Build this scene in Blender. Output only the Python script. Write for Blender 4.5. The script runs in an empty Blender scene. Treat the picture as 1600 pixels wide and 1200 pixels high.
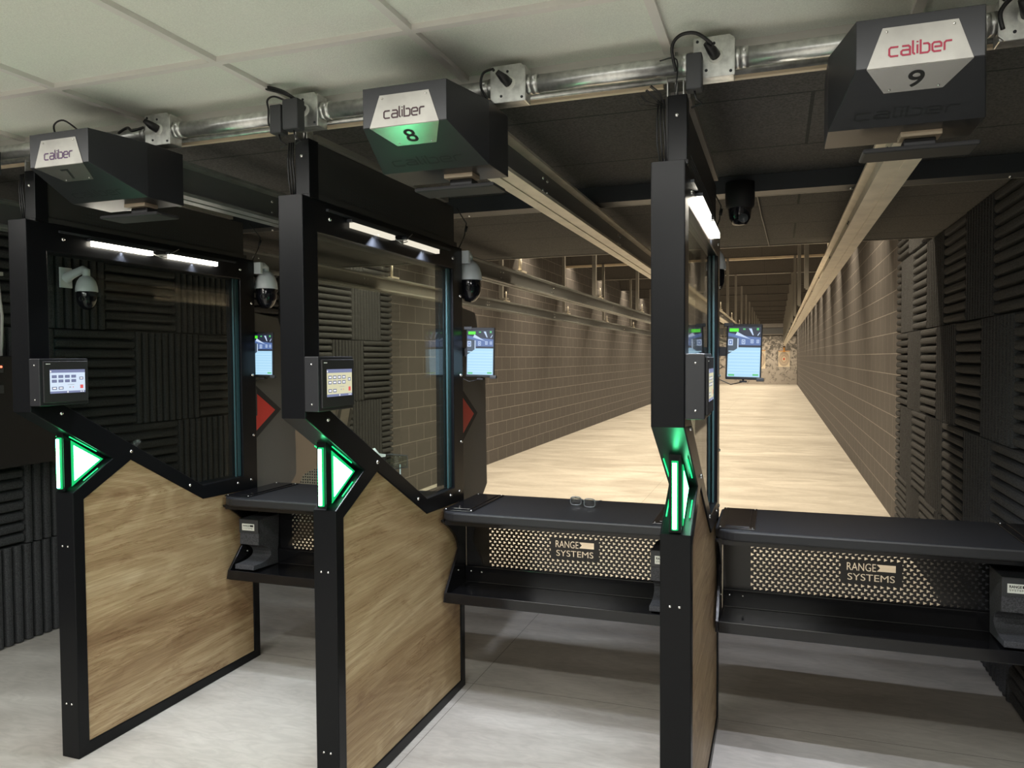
import bpy, bmesh, math, random
from mathutils import Vector, Matrix
random.seed(4)
C = bpy.context.scene.collection
S = bpy.context.scene

# ------------------------------------------------------------------ camera
cam_d = bpy.data.cameras.new('camera'); cam = bpy.data.objects.new('camera', cam_d); C.objects.link(cam)
cam_d.sensor_width = 36; cam_d.lens = 1193.12/1600*36; cam_d.clip_start = .05; cam_d.clip_end = 200
r_ = Vector((.94463664, .32806014, -.00617779)); u_ = Vector((-.00516626, .03369639, .99941876)); f_ = Vector((-.32807763, .94405566, -.03352568))
cam.matrix_world = Matrix(((r_.x, u_.x, -f_.x, 0), (r_.y, u_.y, -f_.y, 0), (r_.z, u_.z, -f_.z, 1.6), (0, 0, 0, 1)))
S.camera = cam
# ------------------------------------------------------------------ exposure, world, lights
S.view_settings.view_transform = 'Standard'; S.view_settings.look = 'None'
S.view_settings.exposure = 0.8; S.view_settings.gamma = 1; S.view_settings.use_curve_mapping = False
W = bpy.data.worlds.new('world'); S.world = W; W.use_nodes = True
W.node_tree.nodes['Background'].inputs[0].default_value = (.8, .9, 1, 1)
W.node_tree.nodes['Background'].inputs[1].default_value = .02

def area(name, loc, sx, sy, power, col, aim=(0, 0, -1), spread=180):
    d = bpy.data.lights.new(name, 'AREA'); d.shape = 'RECTANGLE'; d.size = sx; d.size_y = sy
    d.energy = power; d.color = col; d.spread = math.radians(spread)
    o = bpy.data.objects.new(name, d); C.objects.link(o); o.location = loc
    o.rotation_euler = Vector(aim).to_track_quat('-Z', 'Y').to_euler(); return o

XS = [-2.6387, -1.4372, -.2357]          # right faces of the three partitions
LANE = [-3.248, -2.048, -.848, .352]     # lane centres
WARM = (1.0, .835, .60)
HUNG = [6.1+3*k for k in range(14)]      # baffles and rail hangers downrange
for k, y in enumerate(HUNG[:13]):        # strips behind the baffles
    area('range_strip_light', (-1.5, y+.36, 3.86), 4.9, .08, 104 if k else 130, WARM, (0, .12, -1), 118)
area('trap_light', (-1.5, 45.2, 3.3), 4.9, .12, 130, WARM, (0, .5, -1))
area('room_linear_light', (-1.6, .93, 2.425), 5.0, .10, 50, (1, .985, .945))
for x in (-2.2, -.2):
    area('room_troffer_light', (x, -1.3, 2.43), 1.1, .5, 38, (1, .985, .945))
for x in (XS[0], XS[2]):
    for a, b in ((2.39, 2.69), (2.80, 3.11)):
        area('partition_strip_light', (x+.026, (a+b)/2, 2.062), .014, b-a, 4 if x == XS[0] else 8, (.84, .88, 1), (.12, 0, -1), 120)

for a, b in ((2.39, 2.69), (2.80, 3.11)):        # middle partition: light added for the floor, aimed out of camera view
    area('partition_strip_light', (XS[1]+.026, (a+b)/2, 2.060), .014, b-a, 8, (.84, .88, 1), (-.2, .3, -1), 120)

# ------------------------------------------------------------------ materials
def mat(name, col, rough=.5, metal=0, noise=None, bump=None, spec=.5, emit=None, es=0):
    m = bpy.data.materials.new(name); m.use_nodes = True; n = m.node_tree.nodes; L = m.node_tree.links
    b = n['Principled BSDF']; b.inputs['Base Color'].default_value = (*col, 1); b.inputs['Roughness'].default_value = rough
    b.inputs['Metallic'].default_value = metal; b.inputs['Specular IOR Level'].default_value = spec
    if emit: b.inputs['Emission Color'].default_value = (*emit, 1); b.inputs['Emission Strength'].default_value = es
    tc = n.new('ShaderNodeTexCoord')
    if noise:                                    # (scale, darker factor, lighter factor)
        t = n.new('ShaderNodeTexNoise'); t.inputs['Scale'].default_value = noise[0]; t.inputs['Detail'].default_value = 5
        L.new(tc.outputs['Object'], t.inputs['Vector'])
        r = n.new('ShaderNodeValToRGB'); r.color_ramp.elements[0].position = .3; r.color_ramp.elements[1].position = .7
        r.color_ramp.elements[0].color = (*[c*noise[1] for c in col], 1); r.color_ramp.elements[1].color = (*[min(1, c*noise[2]) for c in col], 1)
        L.new(t.outputs['Fac'], r.inputs[0]); L.new(r.outputs[0], b.inputs['Base Color'])
    if bump:                                     # (scale, strength, distance)
        t = n.new('ShaderNodeTexNoise'); t.inputs['Scale'].default_value = bump[0]; t.inputs['Detail'].default_value = 4
        L.new(tc.outputs['Object'], t.inputs['Vector'])
        u = n.new('ShaderNodeBump'); u.inputs['Strength'].default_value = bump[1]; u.inputs['Distance'].default_value = bump[2]
        L.new(t.outputs['Fac'], u.inputs['Height']); L.new(u.outputs[0], b.inputs['Normal'])
    return m
def emis(name, col, s=1):
    if name.startswith(('screen', 'tablet')): s *= .58
    return mat(name, (.02, .02, .02), .4, emit=col, es=s)

M_ = {}
M_['black'] = mat('black_powdercoat', (.005, .0055, .0065), .30, 0, bump=(900, .12, .0004), spec=.18)
M_['gloss'] = mat('gloss_black', (.006, .006, .007), .13, 0, spec=.5)
M_['blackflat'] = mat('flat_black', (.012, .012, .013), .62)
M_['panelblack'] = mat('perforated_black', (.026, .026, .026), .5, bump=(400, .4, .001))
M_['wing'] = mat('brown_grey_coated_steel', (.105, .095, .085), .55, bump=(500, .2, .0005))
M_['box'] = mat('charcoal_powdercoat', (.022, .023, .026), .36, .2, bump=(900, .2, .0004))
M_['psu'] = mat('dark_grey_plastic', (.035, .037, .04), .55)
M_['steel'] = mat('brushed_stainless', (.42, .41, .38), .55, .85, noise=(14, .86, 1.1))
M_['steel2'] = mat('polished_stainless', (.50, .49, .45), .25, .9)
M_['galv'] = mat('galvanised_steel', (.74, .75, .73), .33, .9, noise=(40, .7, 1.15))
M_['bolt'] = mat('bright_bolt', (.85, .85, .83), .2, 1)
M_['rail'] = mat('painted_rail', (.58, .53, .44), .42, .35, noise=(9, .85, 1.1))
M_['railgalv'] = mat('galvanised_rail', (.24, .25, .24), .45, .5, noise=(12, .75, 1.15))
M_['web'] = mat('grey_rail_web', (.17, .175, .175), .42, .5)
M_['post'] = mat('hanger_steel', (.26, .245, .22), .5, .4)
M_['strut'] = mat('dark_strut', (.045, .050, .056), .45, .4)
M_['cream'] = mat('cream_metal_edge', (.72, .60, .44), .5)
M_['foam'] = mat('charcoal_foam', (.042, .043, .045), .95, noise=(220, .55, 1.8), bump=(260, .8, .004), spec=.15)
M_['rubber'] = mat('rubber_granulate', (.045, .046, .052), .8, noise=(260, .5, 2.0), bump=(300, 1, .003))
M_['inlay'] = mat('counter_rubber', (.015, .0155, .017), .42, bump=(600, .3, .0006))
M_['white'] = mat('white_plastic', (.78, .83, .88), .35)
M_['domeblack'] = mat('tinted_dome', (.01, .01, .014), .08)
M_['label'] = mat('white_label', (.78, .80, .74), .5)
M_['ink'] = mat('black_ink', (.01, .01, .01), .6)
M_['redink'] = mat('red_logo', (.34, .006, .04), .45)
M_['violetink'] = mat('violet_logo', (.07, .02, .09), .45)
M_['darkink'] = mat('maroon_logo', (.035, .006, .012), .45)
M_['emboss'] = mat('embossed_dark', (.008, .009, .010), .6)
M_['cable'] = mat('black_cable', (.010, .010, .011), .45)
M_['cord'] = mat('pale_cable', (.45, .45, .43), .5)
M_['red'] = mat('red_reflector', (.62, .035, .025), .45, bump=(120, .2, .001))
M_['green'] = emis('green_led_tube', (.10, 1.0, .38), 24)
M_['greenwin'] = emis('green_acrylic', (.16, 1.0, .45), 13)
M_['greenmid'] = emis('green_diffuser', (.0, .62, .16), .6)  # halo around the green lights, put into an emissive colour
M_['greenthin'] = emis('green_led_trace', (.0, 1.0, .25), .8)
M_['ledon'] = emis('led_strip_lit', (1, .93, .78), 14)
M_['leddim'] = emis('led_strip_dim', (1, .93, .76), .5)
M_['roomled'] = emis('room_diffuser', (1, .97, .9), 4)
M_['orange'] = mat('orange_holder', (.75, .36, .10), .5)
M_['gx'] = mat('glass_edge', (.02, .055, .06), .4, 0, emit=None)
M_['specframe'] = mat('grey_spectacle_frame', (.16, .17, .17), .3, .4)
M_['lens'] = mat('lens_grey', (.10, .11, .12), .05)
M_['paper'] = mat('white_paper', (.85, .88, .82), .6)
M_['trap'] = None

def glassmat(name, tint=(.93, .97, .95), refl=.75):
    m = bpy.data.materials.new(name); m.use_nodes = True; n = m.node_tree.nodes; L = m.node_tree.links
    n.remove(n['Principled BSDF']); out = n['Material Output']
    t = n.new('ShaderNodeBsdfTransparent'); t.inputs[0].default_value = (*tint, 1)
    g = n.new('ShaderNodeBsdfGlossy'); g.inputs['Roughness'].default_value = .03; g.inputs[0].default_value = (refl, refl, refl, 1)
    fr = n.new('ShaderNodeFresnel'); ge = n.new('ShaderNodeNewGeometry'); io = n.new('ShaderNodeMapRange'); io.inputs[3].default_value = 1.5; io.inputs[4].default_value = 1/1.5; L.new(ge.outputs['Backfacing'], io.inputs[0]); L.new(io.outputs[0], fr.inputs[0])
    mx = n.new('ShaderNodeMixShader'); L.new(fr.outputs[0], mx.inputs[0]); L.new(t.outputs[0], mx.inputs[1]); L.new(g.outputs[0], mx.inputs[2])
    L.new(mx.outputs[0], out.inputs[0]); return m
M_['glass'] = glassmat('clear_pane', (.90, .95, .93))
M_['clear'] = glassmat('clear_plastic', (.75, .80, .78), 1)

def wood():
    m = bpy.data.materials.new('oak_laminate'); m.use_nodes = True; n = m.node_tree.nodes; L = m.node_tree.links; b = n['Principled BSDF']
    tc = n.new('ShaderNodeTexCoord'); oi = n.new('ShaderNodeObjectInfo')
    add = n.new('ShaderNodeVectorMath'); add.operation = 'ADD'; L.new(tc.outputs['Object'], add.inputs[0])
    sc = n.new('ShaderNodeVectorMath'); sc.operation = 'SCALE'; sc.inputs[3].default_value = 1.7; L.new(oi.outputs['Location'], sc.inputs[0]); L.new(sc.outputs[0], add.inputs[1])
    def N(scale, mp, det=6, rough=.6, dist=0):
        q = n.new('ShaderNodeMapping'); q.inputs['Scale'].default_value = mp; L.new(add.outputs[0], q.inputs[0])
        t = n.new('ShaderNodeTexNoise'); t.inputs['Scale'].default_value = scale; t.inputs['Detail'].default_value = det
        t.inputs['Roughness'].default_value = rough; t.inputs['Distortion'].default_value = dist; L.new(q.outputs[0], t.inputs['Vector']); return t.outputs['Fac']
    def ramp(src, els):
        r = n.new('ShaderNodeValToRGB'); e = r.color_ramp.elements
        e[0].position, e[0].color = els[0][0], (*els[0][1], 1); e[1].position, e[1].color = els[-1][0], (*els[-1][1], 1)
        for p, c in els[1:-1]: x = e.new(p); x.color = (*c, 1)
        L.new(src, r.inputs[0]); return r.outputs[0]
    def mul(a, c, f=1):
        x = n.new('ShaderNodeMix'); x.data_type = 'RGBA'; x.blend_type = 'MULTIPLY'; x.inputs[0].default_value = f; L.new(a, x.inputs[6]); L.new(c, x.inputs[7]); return x.outputs[2]
    base = ramp(N(1.0, (1, .38, 6), 6, .6, .5), [(.30, (.36, .22, .10)), (.44, (.50, .34, .17)), (.58, (.62, .45, .24)), (.72, (.70, .53, .31))])
    fine = ramp(N(6, (1, .7, 26), 6, .75, .3), [(.32, (.66, .60, .52)), (.60, (1, 1, 1))])
    # cathedral figure: rings of a stretched, distorted noise
    v = N(1.0, (1, .42, 2.6), 2, .4, .4)
    mm = n.new('ShaderNodeMath'); mm.operation = 'MULTIPLY'; mm.inputs[1].default_value = 150; L.new(v, mm.inputs[0])
    sn = n.new('ShaderNodeMath'); sn.operation = 'SINE'; L.new(mm.outputs[0], sn.inputs[0])
    ring = ramp(sn.outputs[0], [(.0, (.84, .80, .74)), (.9, (1, 1, 1))])
    knot = ramp(N(2.6, (1, .8, 3.0), 4, .65, 1.0), [(.58, (1, 1, 1)), (.74, (.55, .42, .30))])
    crack = ramp(N(2.2, (1, .32, 5), 7, .7, .5), [(.487, (1, 1, 1)), (.500, (.62, .50, .38)), (.512, (1, 1, 1))])
    c = mul(mul(mul(mul(base, fine), ring, .8), knot, .9), crack, .8)
    hs = n.new('ShaderNodeHueSaturation'); hs.inputs['Saturation'].default_value = .93; hs.inputs['Value'].default_value = .80; L.new(c, hs.inputs['Color'])
    L.new(hs.outputs[0], b.inputs['Base Color']); b.inputs['Roughness'].default_value = .5; return m
M_['wood'] = wood()

def blocks(name, col, mortar, axis='Y'):
    m = bpy.data.materials.new(name); m.use_nodes = True; n = m.node_tree.nodes; L = m.node_tree.links; b = n['Principled BSDF']
    tc = n.new('ShaderNodeTexCoord'); sp = n.new('ShaderNodeSeparateXYZ'); L.new(tc.outputs['Object'], sp.inputs[0])
    cb = n.new('ShaderNodeCombineXYZ'); L.new(sp.outputs[axis], cb.inputs['X']); L.new(sp.outputs['Z'], cb.inputs['Y'])
    br = n.new('ShaderNodeTexBrick'); L.new(cb.outputs[0], br.inputs['Vector'])
    br.inputs['Scale'].default_value = 1; br.inputs['Brick Width'].default_value = .406; br.inputs['Row Height'].default_value = .203
    br.inputs['Mortar Size'].default_value = .0045; br.inputs['Mortar Smooth'].default_value = .3; br.inputs['Bias'].default_value = 0
    br.inputs['Color1'].default_value = (*col, 1); br.inputs['Color2'].default_value = (*[c*1.08 for c in col], 1); br.inputs['Mortar'].default_value = (*mortar, 1)
    t = n.new('ShaderNodeTexNoise'); t.inputs['Scale'].default_value = 30; t.inputs['Detail'].default_value = 6; L.new(tc.outputs['Object'], t.inputs['Vector'])
    mp = n.new('ShaderNodeMapRange'); mp.inputs[3].default_value = .82; mp.inputs[4].default_value = 1.18; L.new(t.outputs['Fac'], mp.inputs[0])
    x = n.new('ShaderNodeMix'); x.data_type = 'RGBA'; x.blend_type = 'MULTIPLY'; x.inputs[0].default_value = 1; L.new(br.outputs['Color'], x.inputs[6]); L.new(mp.outputs[0], x.inputs[7])
    L.new(x.outputs[2], b.inputs['Base Color']); b.inputs['Roughness'].default_value = .75
    u = n.new('ShaderNodeBump'); u.inputs['Strength'].default_value = .6; u.inputs['Distance'].default_value = .006; u.invert = True
    L.new(br.outputs['Fac'], u.inputs['Height']); L.new(u.outputs[0], b.inputs['Normal']); return m
M_['cmu'] = blocks('painted_block', (.074, .067, .064), (.25, .23, .21))
M_['cmuend'] = blocks('painted_block_end', (.058, .052, .047), (.16, .145, .13), 'X')

def floor_mat():
    m = bpy.data.materials.new('polished_concrete'); m.use_nodes = True; n = m.node_tree.nodes; L = m.node_tree.links; b = n['Principled BSDF']
    tc = n.new('ShaderNodeTexCoord')
    def N(s, d, dist, mp=(1, 1, 1)):
        q = n.new('ShaderNodeMapping'); q.inputs['Scale'].default_value = mp; L.new(tc.outputs['Object'], q.inputs[0])
        t = n.new('ShaderNodeTexNoise'); t.inputs['Scale'].default_value = s; t.inputs['Detail'].default_value = d; t.inputs['Distortion'].default_value = dist
        L.new(q.outputs[0], t.inputs['Vector']); return t.outputs['Fac']
    r = n.new('ShaderNodeValToRGB'); r.color_ramp.elements[0].position = .3; r.color_ramp.elements[1].position = .72
    r.color_ramp.elements[0].color = (.36, .335, .30, 1); r.color_ramp.elements[1].color = (.56, .535, .49, 1); L.new(N(1.6, 8, 1.2, (.6, 1.5, 1)), r.inputs[0])
    r2 = n.new('ShaderNodeValToRGB'); r2.color_ramp.elements[0].position = .35; r2.color_ramp.elements[1].position = .65
    r2.color_ramp.elements[0].color = (.86, .86, .86, 1); r2.color_ramp.elements[1].color = (1, 1, 1, 1); L.new(N(14, 8, 2, (.5, 1.4, 1)), r2.inputs[0])
    x = n.new('ShaderNodeMix'); x.data_type = 'RGBA'; x.blend_type = 'MULTIPLY'; x.inputs[0].default_value = 1; L.new(r.outputs[0], x.inputs[6]); L.new(r2.outputs[0], x.inputs[7])
    sp = n.new('ShaderNodeSeparateXYZ'); L.new(tc.outputs['Object'], sp.inputs[0])
    def joint(axis, off, per=None):
        a = n.new('ShaderNodeMath'); a.operation = 'ADD'; a.inputs[1].default_value = -off; L.new(sp.outputs[axis], a.inputs[0])
        o = a.outputs[0]
        if per:
            p = n.new('ShaderNodeMath'); p.operation = 'PINGPONG'; p.inputs[1].default_value = per/2; L.new(o, p.inputs[0]); o = p.outputs[0]
        c = n.new('ShaderNodeMath'); c.operation = 'ABSOLUTE'; L.new(o, c.inputs[0])
        d = n.new('ShaderNodeMath'); d.operation = 'LESS_THAN'; d.inputs[1].default_value = .0016; L.new(c.outputs[0], d.inputs[0]); return d.outputs[0]
    mx = n.new('ShaderNodeMath'); mx.operation = 'MAXIMUM'; L.new(joint('X', -1.405), mx.inputs[0]); L.new(joint('Y', 3.44, 4.6), mx.inputs[1])
    y = n.new('ShaderNodeMix'); y.data_type = 'RGBA'; L.new(mx.outputs[0], y.inputs[0]); L.new(x.outputs[2], y.inputs[6]); y.inputs[7].default_value = (.13, .115, .10, 1)
    L.new(y.outputs[2], b.inputs['Base Color']); b.inputs['Roughness'].default_value = .42; b.inputs['Specular IOR Level'].default_value = .4; return m
M_['floor'] = floor_mat()

def tiles(name, col, line, bw, rh, ms, ns, bump, off=.5, x0=0, y0=0, speck=0, offp=(0, 0)):
    m = bpy.data.materials.new(name); m.use_nodes = True; n = m.node_tree.nodes; L = m.node_tree.links; b = n['Principled BSDF']
    tc = n.new('ShaderNodeTexCoord'); q = n.new('ShaderNodeMapping'); q.inputs['Location'].default_value = (-x0, -y0, 0); L.new(tc.outputs['Object'], q.inputs[0])
    br = n.new('ShaderNodeTexBrick'); L.new(q.outputs[0], br.inputs['Vector']); br.offset = off
    br.inputs['Scale'].default_value = 1; br.inputs['Brick Width'].default_value = bw; br.inputs['Row Height'].default_value = rh
    br.inputs['Mortar Size'].default_value = ms; br.inputs['Mortar Smooth'].default_value = .1
    br.inputs['Color1'].default_value = (*col, 1); br.inputs['Color2'].default_value = (*[c*.94 for c in col], 1); br.inputs['Mortar'].default_value = (*line, 1)
    t = n.new('ShaderNodeTexNoise'); t.inputs['Scale'].default_value = ns; t.inputs['Detail'].default_value = 5; L.new(tc.outputs['Object'], t.inputs['Vector'])
    mp = n.new('ShaderNodeMapRange'); mp.inputs[1].default_value = .3; mp.inputs[2].default_value = .7; mp.inputs[3].default_value = 1-speck; mp.inputs[4].default_value = 1+speck; L.new(t.outputs['Fac'], mp.inputs[0])
    x = n.new('ShaderNodeMix'); x.data_type = 'RGBA'; x.blend_type = 'MULTIPLY'; x.inputs[0].default_value = 1; L.new(br.outputs['Color'], x.inputs[6]); L.new(mp.outputs[0], x.inputs[7])
    L.new(x.outputs[2], b.inputs['Base Color']); b.inputs['Roughness'].default_value = .9
    u = n.new('ShaderNodeBump'); u.inputs['Strength'].default_value = bump; u.inputs['Distance'].default_value = .004
    L.new(t.outputs['Fac'], u.inputs['Height']); L.new(u.outputs[0], b.inputs['Normal']); return m
M_['soffit'] = tiles('dark_fibre_board', (.062, .060, .057), (.014, .017, .016), 2.44, .61, .006, 130, .9, x0=.1, y0=3.15, speck=.45)
M_['soffitface'] = mat('dark_fibre_edge', (.04, .036, .032), .9, noise=(60, .6, 1.4))
M_['acoustic'] = tiles('mineral_fibre_tile', (.84, .87, .79), (.84, .87, .79), 9, 9, .0, 260, .3, speck=.07)
M_['tbar'] = mat('white_t_bar', (.80, .78, .74), .45)
M_['baffle'] = tiles('painted_baffle', (.062, .056, .050), (.03, .027, .025), 1.22, 5, .004, 60, .3, off=0, speck=.15)
M_['roof'] = mat('dark_roof_deck', (.030, .027, .025), .9)
M_['cabinet'] = mat('black_cabinet', (.008, .008, .009), .5)
M_['perfbeige'] = None
def perf_mat():
    m = mat('perforated_beige_metal', (.42, .38, .28), .5); n = m.node_tree.nodes; L = m.node_tree.links; b = n['Principled BSDF']
    tc = n.new('ShaderNodeTexCoord'); sp = n.new('ShaderNodeSeparateXYZ'); L.new(tc.outputs['Object'], sp.inputs[0]); cb = n.new('ShaderNodeCombineXYZ')
    L.new(sp.outputs['X'], cb.inputs['X']); L.new(sp.outputs['Z'], cb.inputs['Y'])
    v = n.new('ShaderNodeTexVoronoi'); v.inputs['Scale'].default_value = 52; v.inputs['Randomness'].default_value = .15; L.new(cb.outputs[0], v.inputs['Vector'])
    r = n.new('ShaderNodeValToRGB'); r.color_ramp.elements[0].position = .30; r.color_ramp.elements[1].position = .34
    r.color_ramp.elements[0].color = (.02, .02, .02, 1); r.color_ramp.elements[1].color = (.42, .38, .28, 1); L.new(v.outputs['Distance'], r.inputs[0]); L.new(r.outputs[0], b.inputs['Base Color']); return m
M_['perfbeige'] = perf_mat()
def trap_mat():
    m = mat('rubber_trap_face', (.5, .45, .38), .9); n = m.node_tree.nodes; L = m.node_tree.links; b = n['Principled BSDF']
    tc = n.new('ShaderNodeTexCoord'); t = n.new('ShaderNodeTexNoise'); t.inputs['Scale'].default_value = 4.2; t.inputs['Detail'].default_value = 8; t.inputs['Roughness'].default_value = .75; t.inputs['Distortion'].default_value = .8
    L.new(tc.outputs['Object'], t.inputs['Vector'])
    sp = n.new('ShaderNodeSeparateXYZ'); L.new(tc.outputs['Object'], sp.inputs[0])
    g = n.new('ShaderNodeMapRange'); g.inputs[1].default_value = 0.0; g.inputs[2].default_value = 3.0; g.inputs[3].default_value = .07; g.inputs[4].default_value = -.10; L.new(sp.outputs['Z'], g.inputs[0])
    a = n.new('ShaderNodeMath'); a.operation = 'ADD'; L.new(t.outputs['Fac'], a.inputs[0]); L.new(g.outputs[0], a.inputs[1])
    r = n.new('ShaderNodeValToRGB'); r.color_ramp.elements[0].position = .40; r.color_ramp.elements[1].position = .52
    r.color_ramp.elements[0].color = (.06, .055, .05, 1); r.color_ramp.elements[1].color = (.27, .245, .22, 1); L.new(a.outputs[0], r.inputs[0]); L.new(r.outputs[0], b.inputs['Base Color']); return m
M_['trap'] = trap_mat()
def target_mat():
    m = mat('target_card', (.8, .7, .55), .7); n = m.node_tree.nodes; L = m.node_tree.links; b = n['Principled BSDF']
    tc = n.new('ShaderNodeTexCoord'); q = n.new('ShaderNodeMapping'); q.inputs['Scale'].default_value = (1, 0, .72); q.inputs['Location'].default_value = (0, 0, -.44*.72); L.new(tc.outputs['Object'], q.inputs[0])
    ln = n.new('ShaderNodeVectorMath'); ln.operation = 'LENGTH'; L.new(q.outputs[0], ln.inputs[0])
    r = n.new('ShaderNodeValToRGB'); r.color_ramp.interpolation = 'CONSTANT'; e = r.color_ramp.elements
    cs = [(0, (.70, .10, .05)), (.045, (.80, .68, .52)), (.11, (.55, .42, .33)), (.16, (.66, .55, .44)), (.21, (.46, .38, .31)), (.225, (.60, .50, .41)), (.265, (.42, .36, .30)), (.285, (.85, .75, .60))]
    e[0].position, e[0].color = 0, (*cs[0][1], 1); e[1].position, e[1].color = cs[-1][0], (*cs[-1][1], 1)
    for p, c in cs[1:-1]: x = e.new(p); x.color = (*c, 1)
    L.new(ln.outputs['Value'], r.inputs[0]); L.new(r.outputs[0], b.inputs['Base Color']); return m
M_['target'] = target_mat()

# ------------------------------------------------------------------ mesh helpers
ORG = {}
class MB:
    def __init__(s): s.v = []; s.f = []; s.m = []; s.sm = []
    def add(s, vs, fs, mi=0, smooth=False):
        k = len(s.v); s.v += [tuple(p) for p in vs]; s.f += [tuple(k+i for i in f) for f in fs]; s.m += [mi]*len(fs); s.sm += [smooth]*len(fs); return s
    def box(s, x0, x1, y0, y1, z0, z1, mi=0):
        v = [(x, y, z) for x in (x0, x1) for y in (y0, y1) for z in (z0, z1)]
        return s.add(v, [(0, 1, 3, 2), (4, 6, 7, 5), (0, 4, 5, 1), (2, 3, 7, 6), (0, 2, 6, 4), (1, 5, 7, 3)], mi)
    def tube(s, pts, r, n=10, mi=0, caps=True):
        P = [Vector(p) for p in pts]; R = r if isinstance(r, (list, tuple)) else [r]*len(P); vs = []; up = None
        for i, p in enumerate(P):
            t = (P[min(i+1, len(P)-1)]-P[max(i-1, 0)]).normalized()
            if up is None: up = Vector((0, 0, 1)) if abs(t.z) < .9 else Vector((1, 0, 0))
            a = t.cross(up)
            if a.length < 1e-6: a = t.cross(Vector((0, 1, 0)))
            a.normalize(); b = a.cross(t).normalized(); up = b
            vs += [p+R[i]*(math.cos(q)*a+math.sin(q)*b) for q in [2*math.pi*j/n for j in range(n)]]
        fs = [(i*n+j, i*n+(j+1) % n, (i+1)*n+(j+1) % n, (i+1)*n+j) for i in range(len(P)-1) for j in range(n)]
        s.add(vs, fs, mi, True)
        if caps:
            k = len(s.v)-len(vs); s.f += [tuple(k+j for j in range(n))[::-1], tuple(k+(len(P)-1)*n+j for j in range(n))]; s.m += [mi, mi]; s.sm += [False, False]
        return s
    def lathe(s, c, prof, n=28, mi=0, axis='Z', smooth=True):
        vs = []
        for r, h in prof:
            for j in range(n):
                a = 2*math.pi*j/n; u, w = r*math.cos(a), r*math.sin(a)
                vs.append({'Z': (c[0]+u, c[1]+w, c[2]+h), 'Y': (c[0]+u, c[1]+h, c[2]+w), 'X': (c[0]+h, c[1]+u, c[2]+w)}[axis])
        fs = [(i*n+j, i*n+(j+1) % n, (i+1)*n+(j+1) % n, (i+1)*n+j) for i in range(len(prof)-1) for j in range(n)]
        return s.add(vs, fs, mi, smooth)
    def prism(s, poly, fn, c0, c1, mi=0):
        n = len(poly); vs = [fn(u, v, c0) for u, v in poly]+[fn(u, v, c1) for u, v in poly]
        fs = [tuple(range(n))[::-1], tuple(range(n, 2*n))]+[(i, (i+1) % n, n+(i+1) % n, n+i) for i in range(n)]
        return s.add(vs, fs, mi)
    def bolt(s, c, r=.008, axis='X', sgn=1, mi=0):
        return s.lathe(c, [(r, 0), (r*.92, sgn*r*.45), (r*.6, sgn*r*.75), (0.0001, sgn*r*.85)], 12, mi, axis)
    def ribbon(s, pts, w, fn, mi=0):                      # flat stroke with mitred corners
        P = [Vector((*p, 0)) for p in pts]; L = []; Rr = []
        for i, p in enumerate(P):
            d0 = (p-P[i-1]).normalized() if i else (P[1]-p).normalized(); d1 = (P[i+1]-p).normalized() if i < len(P)-1 else d0
            n0 = Vector((-d0.y, d0.x, 0)); n1 = Vector((-d1.y, d1.x, 0)); m = (n0+n1).normalized(); k = w/2/max(.5, m.dot(n0))
            L.append(p+m*k); Rr.append(p-m*k)
        n = len(P); vs = [fn(q.x, q.y) for q in L]+[fn(q.x, q.y) for q in Rr]
        return s.add(vs, [(i, i+1, n+i+1, n+i) for i in range(n-1)], mi)
    def build(s, name, mats, parent=None, bevel=0, solid=0):
        if not isinstance(mats, (list, tuple)): mats = [mats]
        if parent is not None: o0 = ORG[parent.name]
        else:
            xs = [p[0] for p in s.v]; ys = [p[1] for p in s.v]; zs = [p[2] for p in s.v]
            o0 = Vector(((min(xs)+max(xs))/2, (min(ys)+max(ys))/2, min(zs)))
            if s.__dict__.get('zero'): o0 = Vector((0, 0, 0))
        me = bpy.data.meshes.new(name); me.from_pydata([Vector(p)-o0 for p in s.v], [], s.f)
        for m in mats: me.materials.append(M_[m])
        me.polygons.foreach_set('material_index', s.m); me.polygons.foreach_set('use_smooth', s.sm)
        bm = bmesh.new(); bm.from_mesh(me)
        if not s.__dict__.get('open'): bmesh.ops.recalc_face_normals(bm, faces=bm.faces)
        bm.to_mesh(me); bm.free(); me.update()
        o = bpy.data.objects.new(name, me); C.objects.link(o); ORG[o.name] = o0
        if parent is None: o.location = o0
        else: o.parent = parent
        if bevel:
            b = o.modifiers.new('bevel', 'BEVEL'); b.width = bevel; b.segments = 2; b.limit_method = 'ANGLE'; b.angle_limit = .7; b.use_clamp_overlap = True
        if solid:
            b = o.modifiers.new('solid', 'SOLIDIFY'); b.thickness = solid
        return o
def tag(o, label, cat, group=None, kind=None):
    if label: o['label'] = label
    if cat: o['category'] = cat
    if group: o['group'] = group
    if kind: o['kind'] = kind
    return o
def thing(name, loc, label, cat, group=None):
    o = bpy.data.objects.new(name, None); C.objects.link(o); o.location = loc; o.empty_display_size = .1; ORG[o.name] = Vector(loc); return tag(o, label, cat, group)
def struct(mb, name, mats, zero=True):
    mb.zero = zero; return tag(mb.build(name, mats), None, None, None, 'structure')
def copy_tree(o, parent=None):
    c = o.copy(); C.objects.link(c); ORG[c.name] = ORG[o.name]
    if parent: c.parent = parent
    for ch in list(o.children): copy_tree(ch, c)
    return c
def dup(o, dx, dy, dz, label, group=None):
    c = copy_tree(o); c.location = Vector(o.location)+Vector((dx, dy, dz)); c['label'] = label
    if group: c['group'] = group
    return c
def bolts(name, mt, parent, items):
    for c, r, ax, sg in items: MB().bolt(c, r, ax, sg).build(name, mt, parent)
PX = lambda u, v, c: (c, u, v)          # polygon in the Y-Z plane, extruded along X
PY = lambda u, v, c: (u, c, v)
PZ = lambda u, v, c: (u, v, c)

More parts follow.
